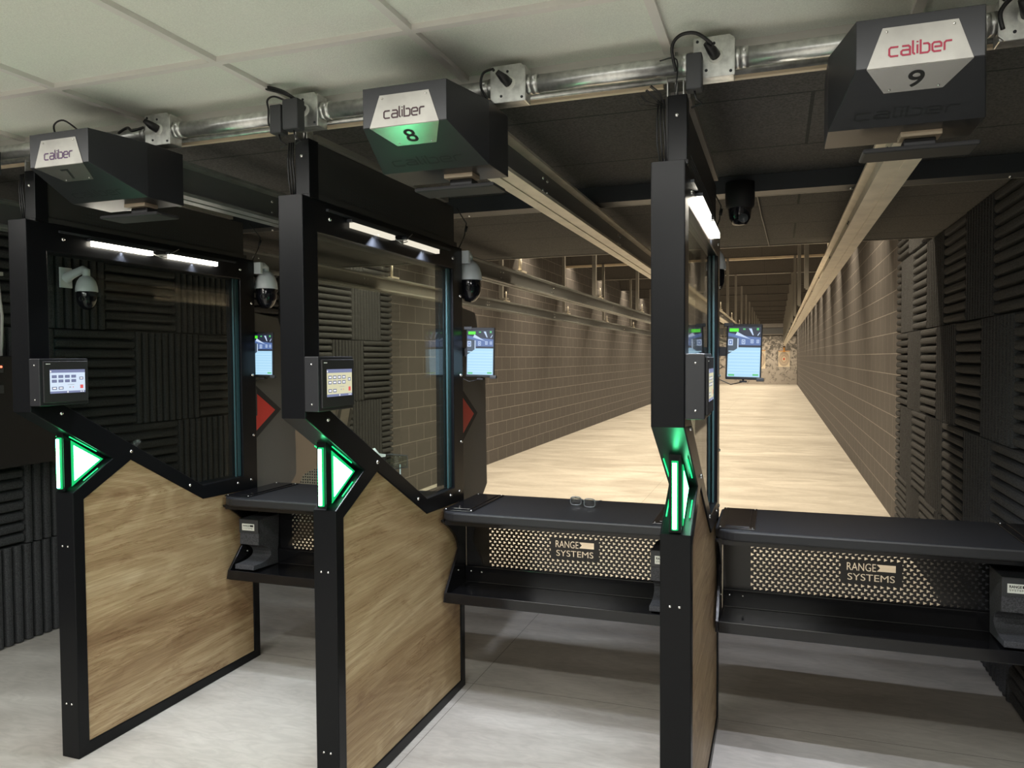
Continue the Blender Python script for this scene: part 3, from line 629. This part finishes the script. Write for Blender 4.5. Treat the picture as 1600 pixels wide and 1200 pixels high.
def logo_plate(mb, Y, x0, x1, z0, z1, cx, cz, width):
    """plate with the lettering cut through it"""
    loops = []
    def glyphs(body, size, ox, oz, w):
        d = text_curve(body, size, .0011); o = bpy.data.objects.new('tmp', d); C.objects.link(o); bpy.context.view_layer.update()
        cu = o.to_curve(bpy.context.evaluated_depsgraph_get(), apply_modifiers=False)
        sp = []
        for s in cu.splines:
            pts = []; bp_ = s.bezier_points
            if len(bp_):
                from mathutils.geometry import interpolate_bezier
                for i in range(len(bp_)):
                    a, b_ = bp_[i], bp_[(i+1) % len(bp_)]
                    seg = interpolate_bezier(a.co, a.handle_right, b_.handle_left, b_.co, 6)[:-1]
                    if (a.handle_right-a.co).length < 1e-7 and (b_.handle_left-b_.co).length < 1e-7: seg = [a.co]
                    pts += [(q.x, q.y) for q in seg]
            else: pts = [(q.co.x, q.co.y) for q in s.points]
            sp.append(pts)
        o.to_curve_clear(); bpy.data.objects.remove(o)
        xs = [p[0] for s in sp for p in s]; k = w/(max(xs)-min(xs)); m = min(xs)
        return [[(ox+(p[0]-m)*k, oz+p[1]) for p in s] for s in sp]
    W_ = width
    loops += glyphs('RANGE', .046, cx-W_/2, cz+.010, W_*.60)
    loops += glyphs('SYSTEMS', .040, cx-W_/2+.003, cz-.030, W_-.006)
    loops.append([(cx+W_*.115, cz+.012), (cx+W_/2, cz+.012), (cx+W_/2, cz+.040), (cx+W_*.115, cz+.040), (cx+W_*.185, cz+.026)])
    plate(mb, [[(x0, z0), (x1, z0), (x1, z1), (x0, z1)]]+loops, PY, Y-.0005, Y+.0005)
    return loops
def bez(p0, p1, p2, n=8):
    return [((1-t)**2*p0[0]+2*t*(1-t)*p1[0]+t*t*p2[0], (1-t)**2*p0[1]+2*t*(1-t)*p1[1]+t*t*p2[1]) for t in [i/n for i in range(n+1)]]
def make_counter(xa, xb, label, foam_at, logo_x, px0, px1):
    t = thing('shooting_counter', ((xa+xb)/2, 3.35, .38), label, 'counter', 'counters between the partitions')
    r = .035
    top = bez((xa, 3.20), (xa, 3.105), (xa+.10, 3.105))+bez((xb-.10, 3.105), (xb, 3.105), (xb, 3.20))+[(xb, 3.55), (xb-.03, 3.59), (xa+.03, 3.59), (xa, 3.55)]
    plate(MB(), [top], PZ, .872, .915, .008).build('counter_top', 'inlay', t)
    MB().box(xa+.03, xb-.03, 3.118, 3.135, .855, .874).build('front_rim', 'gloss', t)
    for a, b_ in ((xa+.012, xa+.155), (xb-.155, xb-.012)):
        MB().box(a, b_, 3.135, 3.560, .9152, .9205).box(a+.028, b_-.022, 3.165, 3.535, .9206, .9240).build('end_inlay', 'gloss', t, .002); q = t.children[-1]
        bolts('inlay_screw', 'galv', q, [((x, y, .9206), .0028, 'Z', 1) for x in (a+.010, b_-.010) for y in (3.15, 3.545)])
    side = [(3.13, .872)]+bez((3.135, .86), (3.30, .78), (3.315, .70), 6)+[(3.16, .53), (3.15, .49), (3.50, .40), (3.56, .45), (3.56, .872)]
    for x in (xa+.003, xb-.015): MB().prism(side, PX, x, x+.012).build('side_bracket', 'gloss', t, .001)
    b = MB(); k = perf_panel(b, px0, px1, 3.40, .585, .815, logo_x, xa+.016, xb-.016)
    b.open = True; fp = b.build('perforated_front', 'gloss', t)
    b = MB(); logo_plate(b, 3.3995, k[0]-.001, k[1]+.001, k[2], k[3], (k[0]+k[1])/2, (k[2]+k[3])/2-.004, .182); b.build('logo_plate', 'gloss', fp)
    sh = MB().box(xa+.016, xb-.016, 3.155, 3.40, .508, .520); sh.prism([(3.135, .530), (3.155, .530), (3.165, .480), (3.145, .480)], PX, xa+.016, xb-.016); sh.box(xa+.016, xb-.016, 3.385, 3.398, .520, .60); sh.box(xa+.016, xb-.016, 3.150, 3.50, .40, .508)
    sh = MB().prism([(3.150, .535), (3.150, .488), (3.40, .440), (3.40, .60), (3.386, .60), (3.386, .523), (3.166, .523), (3.162, .535)], PX, xa+.016, xb-.016)
    sh.build('lower_shelf', 'gloss', t, .003)
    bolts('bracket_bolt', 'bolt', t, [((xa+.045, 3.384, .575), .006, 'Y', -1), ((xa+.10, 3.384, .575), .006, 'Y', -1), ((xa+.0152, 3.30, .60), .006, 'X', 1)])
    for fx in foam_at:
        C_ = [(3.40, .785), (3.235, .785), (3.225, .700), (3.225, .655)]+bez((3.225, .655), (3.33, .63), (3.325, .585), 5)+bez((3.325, .585), (3.30, .555), (3.185, .560), 6)+[(3.182, .536), (3.384, .524), (3.384, .60), (3.39, .62)]
        MB().prism(C_, PX, fx, fx+.115).build('foam_rest', 'rubber', t, .003); q = t.children[-1]
        MB().box(fx+.0, fx+.115, 3.222, 3.2345, .715, .785).build('rest_plate', 'psu', q)
        MB().box(fx+.018, fx+.092, 3.2205, 3.2222, .728, .762).build('label_plate', 'label', q)
        b = MB(); text(b, 'RANGE', .014, (fx+.024, 3.2203, .747), (1, 0, 0), (0, 0, 1), .0005, width=.040); b.box(fx+.066, fx+.087, 3.2200, 3.2204, .747, .757)
        text(b, 'SYSTEMS', .011, (fx+.024, 3.2203, .735), (1, 0, 0), (0, 0, 1), 0, width=.058); b.build('label_lettering', 'ink', q)
    return t
c7 = make_counter(XS[0]+.001, XS[1]-TH-.001, 'black shooting counter between the leftmost and middle partitions', [XS[0]+.03], -2.08, -2.42, -1.72)
c8 = make_counter(XS[1]+.001, XS[2]-TH-.001, 'black shooting counter with eyeglasses on it, between middle and right hand partitions', [XS[2]-TH-.175], -.888, -1.306, -.455)
c9 = make_counter(XS[2]+.001, 1.000, 'black shooting counter between the right hand partition and the right wall', [.785], .355, -.108, .80)

# eyeglasses on the counter
t = thing('eyeglasses', (-.84, 3.44, .9155), 'thin grey framed eyeglasses lying on the middle counter', 'glasses')
def lens_loop(cx, cy): return [(cx+.026*math.copysign(abs(math.cos(a))**.6, math.cos(a)), cy, .9180+.019*(1+math.copysign(abs(math.sin(a))**.6, math.sin(a)))) for a in [2*math.pi*i/24 for i in range(25)]]
L1 = lens_loop(-.880, 3.425); L2 = lens_loop(-.808, 3.395)
MB().tube(L1, .0024, 8, caps=False).tube(L2, .0024, 8, caps=False).tube([(-.855, 3.418, .945), (-.843, 3.408, .948), (-.833, 3.402, .945)], .0024, 8).build('frame', 'specframe', t)
for L in (L1, L2):
    MB().add([(p[0], p[1], p[2]) for p in L[:-1]], [tuple(range(24))]).build('lens', 'clear', t)
MB().tube([(-.907, 3.43, .945), (-.902, 3.50, .937), (-.88, 3.55, .922)], .0022, 8).build('temple', 'specframe', t)
MB().tube([(-.783, 3.39, .945), (-.770, 3.47, .937), (-.785, 3.53, .922)], .0022, 8).build('temple', 'specframe', t)

# clear visor stand in lane behind the middle glass
t = thing('goggle_stand', (-1.80, 3.40, .9155), 'clear safety goggles with white sheet on a thin pole, behind middle glass', 'goggles')
MB().lathe((-1.80, 3.40, .9155), [(.0001, 0), (.04, 0), (.04, .004), (.0001, .005)], 20).build('base', 'psu', t)
MB().tube([(-1.775, 3.40, .918), (-1.775, 3.40, 1.075)], .003, 8).build('pole', 'white', t)
b = MB(); sec = [(-1.86+.018*i, 3.40-.028*math.sin(math.pi*i/7)) for i in range(8)]
vs = [(x, y, z) for z in (1.060, 1.080, 1.112, 1.122) for x, y in sec]; b.add(vs, [(j*8+i, j*8+i+1, j*8+8+i+1, j*8+8+i) for j in range(3) for i in range(7)], 0, True); b.open = True; b.build('visor', 'clear', t, solid=.003)
MB().tube([(-1.862, 3.40, 1.062), (-1.86, 3.40, 1.12), (-1.80, 3.37, 1.127), (-1.735, 3.40, 1.12), (-1.733, 3.40, 1.062), (-1.80, 3.37, 1.055)], .0028, 6).build('visor_rim', 'psu', t)
b = MB().add([(-1.93, 3.38, 1.148), (-1.905, 3.38, 1.155), (-1.875, 3.37, 1.130), (-1.835, 3.365, 1.128), (-1.84, 3.37, 1.115), (-1.885, 3.38, 1.108)], [(0, 1, 2, 3, 4, 5)]); b.open = True; b.build('white_sheet', 'paper', t, solid=.001)

# ------------------------------------------------------------------ retriever boxes
def make_box(cx, label, num, ink, numink, glow=False):
    t = thing('retriever_box', (cx, 2.0, 2.13), label, 'retriever housing', 'target retriever boxes')
    zt = 2.316; A = [(-.121, 1.81), (.121, 1.81), (.165, 2.0), (.165, 2.16), (-.165, 2.16), (-.165, 2.0)]
    v = [(cx+x, y, zt) for x, y in A]; bz = [2.212, 2.212, 2.138, 2.138, 2.138, 2.138]; v += [(cx+A[i][0], A[i][1], bz[i]) for i in range(6)]
    b = MB(); b.add(v, [(0, 1, 2, 3, 4, 5), (0, 6, 7, 1), (1, 7, 8, 2), (2, 8, 9, 3), (3, 9, 10, 4), (4, 10, 11, 5), (5, 11, 6, 0), (6, 11, 8, 7), (11, 10, 9, 8)])
    b.build('housing', 'box', t, .0015)
    up = lambda x, z: (cx+x, 1.8085, z)
    n = Vector((0, -.074, -.19)).normalized(); sd = Vector((0, .19, -.074)).normalized(); o0 = Vector((cx, 1.81, 2.212))
    dn = lambda x, s, d=.0022: o0+Vector((x, 0, 0))+sd*s+n*d
    b = MB(); P = [up(-.070, 2.293), up(.072, 2.293), up(.100, 2.211), up(-.100, 2.211)]; Q = [dn(-.100, .001), dn(.100, .001), dn(.058, .082), dn(-.058, .082)]
    b.add(P+[(p[0], 1.8098, p[2]) for p in P], [(0, 1, 2, 3), (4, 7, 6, 5), (0, 4, 5, 1), (1, 5, 6, 2), (0, 3, 7, 4)])
    b.add(Q+[Vector(p)-n*.0018 for p in Q], [(0, 1, 2, 3), (4, 7, 6, 5), (1, 5, 6, 2), (2, 6, 7, 3), (3, 7, 4, 0)], 1); b.open = True
    b.add([P[3], P[2], Q[1], Q[0]], [(0, 1, 2, 3)])
    o = b.build('name_plate', ['steel', 'steel2'], t)
    b = MB(); caliber(b, (cx+.002, 1.8078, 2.232), (1, 0, 0), (0, 0, 1), .118, 0, .15); b.build('logo_lettering', ink, o)
    b = MB(); text(b, num, .072, dn(0, .068, .0030), (1, 0, 0), -sd, .0006, center=True); b.build('lane_number', numink, o)
    bolts('plate_screw', 'bolt', o, [((cx+x, 1.808, z), .003, 'Y', -1) for x, z in ((-.062, 2.284), (.064, 2.284))])
    for x in (-.048, .048): MB().lathe(dn(x, .073, .0022), [(.003, 0), (.002, -.0012), (.0001, -.002)], 10, axis='Z').build('plate_screw', 'bolt', o)
    b = MB(); caliber(b, dn(-.002, .172, .0008), (1, 0, 0), -sd, .215, 0, .10, .72); b.build('embossed_lettering', 'emboss', t)
    q = MB().box(cx+.04-.125, cx+.04+.125, 2.035, 2.14, 2.088, 2.100); q.build('lower_bar', 'blackflat', t, .01)
    MB().box(cx+.01, cx+.08, 2.08, 2.13, 2.097, 2.126).build('bar_bracket', 'blackflat', t, .003)
    MB().box(cx+.00, cx+.09, 2.06, 2.12, 2.126, 2.139).build('latch_plate', 'cream', t, .002)
    return t
make_box(LANE[1]-.075, 'retriever box with a violet logo plate and lane number 7, far left', '7', 'violetink', 'ink')
make_box(LANE[2]-.075, 'retriever box with dark logo and lane number 8, middle', '8', 'darkink', 'ink', True)
make_box(LANE[3]-.075, 'retriever box with red logo and lane number 9, at right', '9', 'redink', 'ink')

# ------------------------------------------------------------------ target rails
def make_rail(cx, k, label):
    t = thing('target_rail', (cx, 24, 2.187), label, 'rail', 'target rails'); y0 = 2.16; y1 = 45.6
    MB().box(cx-.0175, cx+.0175, y0+.001, y1-.001, 2.2071, 2.2949).build('rail_web', 'rail' if k == 3 else 'web', t)
    sec = [(-.052, 0), (-.008, 0), (-.008, .004), (.008, .004), (.008, 0), (.052, 0), (.052, .012), (.018, .020), (.008, .0201), (.008, .1079), (.018, .108), (.046, .116), (.046, .126), (-.046, .126), (-.046, .116), (-.018, .108), (-.008, .1079), (-.008, .0201), (-.018, .020), (-.052, .012)]
    MB().prism([(cx+u, 2.187+v) for u, v in sec], lambda u, v, c: (u, c, v), y0, y1).build('rail_channel', 'rail' if k > 1 else 'railgalv', t)
    for j, y in enumerate(HUNG[:13]):
        top = 2.41 if y < 5.9 else 3.46
        if j == 0:
            b = MB().tube([(cx, y, 2.31), (cx, y, 2.50)], .009, 8).box(cx-.03, cx+.03, y-.04, y+.04, 2.313, 2.325); b.build('hanger_pin', 'rail', t); 
        else: MB().box(cx-.075, cx-.028, y-.02, y+.03, 2.36, 3.47).box(cx-.060, cx+.040, y-.03, y+.03, 2.345, 2.362).tube([(cx, y, 2.31), (cx, y, 2.36)], .009, 6).build('hanger_post', 'post', t)
        b = MB().tube([(cx+.03, y-.045, 2.30), (cx+.03, y-.045, 2.44)], .007, 6).box(cx+.01, cx+.05, y-.09, y+.05, 2.313, 2.328); b.build('hanger_pin', 'rail', t)
    for i in range(26):
        b = MB(); y = 2.75+1.42*i
        for dy in (0, .055):
            for z in (2.225, 2.270):
                for s in (-1, 1): b.bolt((cx+s*.0185, y+dy, z), .006, 'X', s)
        b.build('splice_bolts', 'strut' if k == 3 else 'bolt', t)
    return t
for k, lb in enumerate(['pale target rail farthest left, nearest the left block wall', 'pale target rail behind the violet logo box', 'pale target rail running out from the dark logo box in the middle', 'pale target rail behind the red logo box, nearest the right wall']):
    make_rail(LANE[k], k, lb)
# targets
def make_target(cx, y, label):
    t = thing('paper_target', (cx, y, 1.03), label, 'target', 'paper targets at the end of the rails')
    MB().box(cx-.30, cx+.30, y-.004, y+.004, 1.03, 1.90).build('target_card', 'target', t)
    t.children[0].data.materials[0] = M_['target']
    MB().box(cx-.05, cx+.05, y-.02, y-.005, 1.86, 2.13).box(cx-.30, cx+.30, y-.012, y+.012, 1.895, 1.925).build('target_holder', 'orange', t)
    MB().box(cx-.06, cx+.06, y-.15, y+.15, 2.12, 2.187).build('carrier', 'psu', t)
    return t
make_target(LANE[3], 45.3, 'paper bullseye target with red centre on the rightmost rail')
make_target(LANE[2], 39, 'paper bullseye target half hidden behind the right hand tablet')

# ------------------------------------------------------------------ steel strut under the dark ceiling
t = thing('steel_strut', (-1.5, 3.65, 2.32), 'dark steel strut crossing under the black ceiling above the counters', 'strut')
MB().prism([(3.59, 2.335), (3.70, 2.335), (3.70, 2.41), (3.692, 2.41), (3.692, 2.343), (3.598, 2.343), (3.598, 2.41), (3.59, 2.41)], PX, -4.03, .995).build('channel', 'strut', t)
MB().box(-4.03, .995, 3.700, 3.708, 2.334, 2.338).build('bright_flange', 'post', t)
bolts('strut_bolt', 'bolt', t, [((-3.9+.6*i, 3.66, 2.3345), .007, 'Z', -1) for i in range(9)])

# ------------------------------------------------------------------ conduit and junction boxes
JB = [(-3.10, 'behind the leftmost retriever box'), (-1.99, 'between box numbered 7 and the middle partition'), (-1.412, 'behind the adapters over the middle partition'), (-.730, 'beside the middle retriever box'), (-.160, 'over the right hand partition'), (.535, 'at the right picture edge')]
JY, JZ = 2.115, 2.383
for i, (x, lb) in enumerate(JB):
    t = thing('junction_box', (x, JY, JZ-.055), 'square galvanised junction box with a black plug, '+lb, 'junction box', 'junction boxes on the conduit')
    MB().box(x-.050, x+.050, 2.085, 2.138, JZ-.050, JZ+.050).build('box_body', 'galv', t, .003)
    cvr = [(x-.053, JZ-.040), (x-.040, JZ-.053), (x+.053, JZ-.053), (x+.053, JZ+.040), (x+.040, JZ+.053), (x-.053, JZ+.053)]
    MB().prism(cvr, PY, 2.078, 2.085).build('cover_plate', 'galv', t, .002); cv = t.children[-1]
    bolts('cover_screw', 'strut', cv, [((x+dx*.98, 2.078, JZ+dz*.98), .004, 'Y', -1) for dx, dz in ((-.043, .043), (.043, -.043), (-.02, -.035), (0, .034))])
    MB().lathe((x+.004, 2.078, JZ), [(.019, 0), (.019, -.003), (.0001, -.003)], 18, axis='Y').build('outlet_ring', 'label', cv)
    MB().tube([(x+.004, 2.075, JZ), (x-.004, 2.055, JZ+.008), (x-.018, 2.040, JZ+.022)], [.014, .013, .007], 10).build('plug', 'cable', t)
ends = [-4.11]+[x for x, _ in JB]+[1.07]
for i in range(len(ends)-1):
    a = ends[i]+(.051 if i else 0); b_ = ends[i+1]-(.051 if i+1 < len(ends)-1 else 0)
    t = thing('conduit', ((a+b_)/2, 2.11, JZ-.03), 'shiny steel conduit length along the ceiling edge, %s from the left' % OR_[i], 'conduit', 'conduit lengths along the ceiling edge')
    MB().tube([(a, 2.11, JZ), (b_, 2.11, JZ)], .0245, 20).build('pipe', 'galv', t)
    for s, x in ((1, a), (-1, b_)):
        if abs(x) > 1.06 and x > 0 or x < -4: continue
        b = MB(); b.tube([(x, 2.11, JZ), (x+s*.014, 2.11, JZ)], .029, 6).tube([(x+s*.014, 2.11, JZ), (x+s*.034, 2.11, JZ)], .0275, 16); b.bolt((x+s*.024, 2.084, JZ+.01), .006, 'Y', -1)
        b.build('connector', 'galv', t)
t = MB().tube([(-4.11, 2.160, 2.366), (1.07, 2.160, 2.366)], .010, 12).build('lower_pipe', 'galv')
tag(t, 'second thinner steel pipe running behind and below the conduit', 'pipe')

# power adapters on top of the partition necks
def adapter(x, y, z, w, label, h=.088):
    t = thing('power_adapter', (x, y, z), label, 'power adapter', 'power adapters over the partitions')
    MB().box(x-w/2, x+w/2, y-.02, y+.02, z, z+h).build('case', 'psu', t, .004)
    MB().tube([(x, y, z), (x+.004, y+.002, z-.02), (x+.02, y+.01, z-.03), (x-.01, y+.02, z-.035)], .0028, 6).build('lead', 'cable', t)
    return t
adapter(-.206, 2.045, 2.288, .040, 'black power adapter above the right hand partition', .092)
adapter(-1.478, 2.045, 2.305, .042, 'left one of two black power adapters above the middle partition')
adapter(-1.405, 2.018, 2.303, .055, 'wider right one of two black power adapters above the middle partition', .092)
adapter(-2.745, 2.06, 2.29, .045, 'grey power adapter above the leftmost partition at the picture edge')
# neck hangers: threaded rod and channel between neck post and ceiling
for x, lb in ((XS[2], 'right hand'), (XS[1], 'middle'), (XS[0], 'leftmost')):
    b = MB().box(x-.055, x-.052, 2.15, 2.185, 2.318, 2.40).box(x-.012, x-.009, 2.15, 2.185, 2.318, 2.40).tube([(x-.032, 2.168, 2.30), (x-.032, 2.168, 2.44)], .005, 8).box(x-.055, x-.009, 2.15, 2.185, 2.395, 2.40)
    tag(b.build('neck_hanger', 'galv'), 'steel hanger bracket joining the %s partition neck to the ceiling' % lb, 'bracket', 'neck hanger brackets')
# loose cables
def cable(pts, label, r=.0042, g=None):
    P = [Vector(p) for p in pts]; out = []
    for i in range(len(P)-1):
        p0, p1, p2, p3 = P[max(i-1, 0)], P[i], P[i+1], P[min(i+2, len(P)-1)]
        for k in range(6):
            s = k/6; out.append(.5*((2*p1)+(-p0+p2)*s+(2*p0-5*p1+4*p2-p3)*s*s+(-p0+3*p1-3*p2+p3)*s**3))
    out.append(P[-1]); return tag(MB().tube(out, r, 8).build('cable', 'cable'), label, 'cable', g)
cable([(-.255, 2.06, 2.35), (-.262, 2.03, 2.40), (-.24, 2.02, 2.425), (-.20, 2.02, 2.425), (-.165, 2.03, 2.40), (-.165, 2.03, 2.395)], 'black cable looping above the adapter over the right hand partition', .0045)
cable([(-.30, 2.08, 2.39), (-.255, 2.075, 2.385), (-.258, 2.07, 2.30)], 'thin black tie hanging from the conduit left of the right hand partition', .002)
cable([(-1.40, 2.05, 2.40), (-1.45, 2.03, 2.425), (-1.50, 2.02, 2.440), (-1.495, 2.02, 2.445), (-1.44, 2.02, 2.425), (-1.40, 2.05, 2.395)], 'flat black cable loop on top of the adapters over the middle partition', .0045)
cable([(-1.48, 2.05, 2.33), (-1.51, 2.04, 2.335), (-1.505, 2.03, 2.38), (-1.508, 2.03, 2.41), (-1.48, 2.03, 2.418), (-1.44, 2.05, 2.40)], 'thin black cable hooked left of the middle adapters', .003)
cable([(-2.02, 2.05, 2.385), (-2.06, 2.04, 2.375), (-2.10, 2.06, 2.395), (-2.15, 2.07, 2.385)], 'black cable running into the junction box beside box numbered 7', .0045)
cable([(-.755, 2.03, 2.41), (-.79, 2.04, 2.405), (-.80, 2.05, 2.37), (-.785, 2.07, 2.335), (-.79, 2.060, 2.32)], 'black cable from the plug right of the box numbered 8', .0035)
cable([(-2.28, 2.03, 2.37), (-2.31, 1.98, 2.35), (-2.305, 1.95, 2.39), (-2.26, 1.95, 2.405), (-2.22, 1.98, 2.37)], 'black cable loops above the left corner of box numbered 7', .003)
cable([(.48, 2.03, 2.34), (.475, 2.03, 2.38), (.50, 2.03, 2.41), (.53, 2.025, 2.418), (.545, 2.02, 2.41)], 'thick black cable arching over the junction box right of number 9', .005)
b = MB()
for i in range(9): a = random.uniform(-.03, .03); b.tube([(-.30+a*.3, 2.13, 2.285+random.uniform(-.006, .006)), (-.33+a, 2.11, 2.305+a*.5), (-.345+a*.7, 2.10, 2.32+a*.6)], .0012, 5)
tag(b.build('cable_tie_bundle', 'cable'), 'spray of cut black cable ties at the neck of the right hand partition', 'cable ties')

# lights' own fixtures in the room behind the camera
t = thing('linear_ceiling_light', (-1.6, .93, 2.43), 'long slim white ceiling light above the firing line, out of the picture', 'ceiling light')
MB().box(-4.1, .9, .87, .99, 2.432, 2.455).build('light_body', 'tbar', t); MB().box(-4.09, .89, .885, .975, 2.428, 2.432).build('diffuser', 'roomled', t)
# dark cabinet on the left wall
t = thing('control_cabinet', (-3.98, 3.0, 1.04), 'black steel cabinet on the left foam wall with a red lamp', 'cabinet')
MB().box(-4.04, -3.90, 2.55, 3.34, 1.03, 1.63).build('cabinet_body', 'cabinet', t, .004)
MB().box(-3.899, -3.893, 2.925, 2.955, 1.54, 1.585).box(-3.899, -3.893, 2.925, 2.955, 1.43, 1.475).build('rocker_switch', 'psu', t, .002)
M_['redlamp'] = emis('red_lamp', (1, .10, .05), 3)
MB().lathe((-3.893, 2.94, 1.572), [(.006, 0), (.005, .004), (.0001, .005)], 10, axis='X').build('red_lamp', 'redlamp', t)
t = thing('wall_conduit', (-4.03, 3.02, 1.63), 'pale flexible conduit dropping down the foam to the black cabinet', 'conduit')
MB().tube([(-4.02, 3.03, 2.08), (-4.02, 3.04, 1.95), (-4.02, 3.05, 1.85), (-4.02, 3.04, 1.63)], .008, 8).build('flexible_pipe', 'cord', t)
MB().box(-4.035, -4.015, 2.97, 3.06, 2.07, 2.09).build('clamp', 'cord', t)
# leaning board and perforated sheet in the far left lane
t = MB().prism([(5.55, 0), (6.25, 0), (6.66, 1.17), (5.55, 1.17)], PX, -4.03, -3.99); t = tag(t.build('plain_board', 'wing'), 'plain dark board standing against left foam wall, seen through middle glass', 'board')
t = thing('slotted_board', (-3.95, 6.3, 0), 'slanted dark strip with black grooves, leaning beside the plain board', 'board')
MB().prism([(5.98, 0), (6.22, 0), (6.62, 1.15), (6.36, 1.15)], PX, -3.985, -3.965).build('board_face', 'wing', t)
MB().prism([(6.02, .2), (6.05, .2), (6.40, 1.13), (6.36, 1.15)], PX, -3.964, -3.960).prism([(6.22, .2), (6.25, .2), (6.60, 1.10), (6.56, 1.12)], PX, -3.964, -3.960).build('groove', 'blackflat', t)
pts = [(-3.9, .45), (-2.75, .45), (-2.75, .86), (-2.95, .86)]+bez((-2.95, .86), (-3.12, .83), (-3.17, .78), 5)+[(-3.2, .72), (-3.9, .72)]
t = tag(MB().prism(pts, PY, 4.60, 4.62).box(-3.9, -3.86, 4.6, 4.62, 0, .46).box(-2.79, -2.75, 4.6, 4.62, 0, .46).build('perforated_stand', 'perfbeige'), 'beige perforated metal stand downrange of the leftmost partition', 'stand')
bpy.context.view_layer.update()
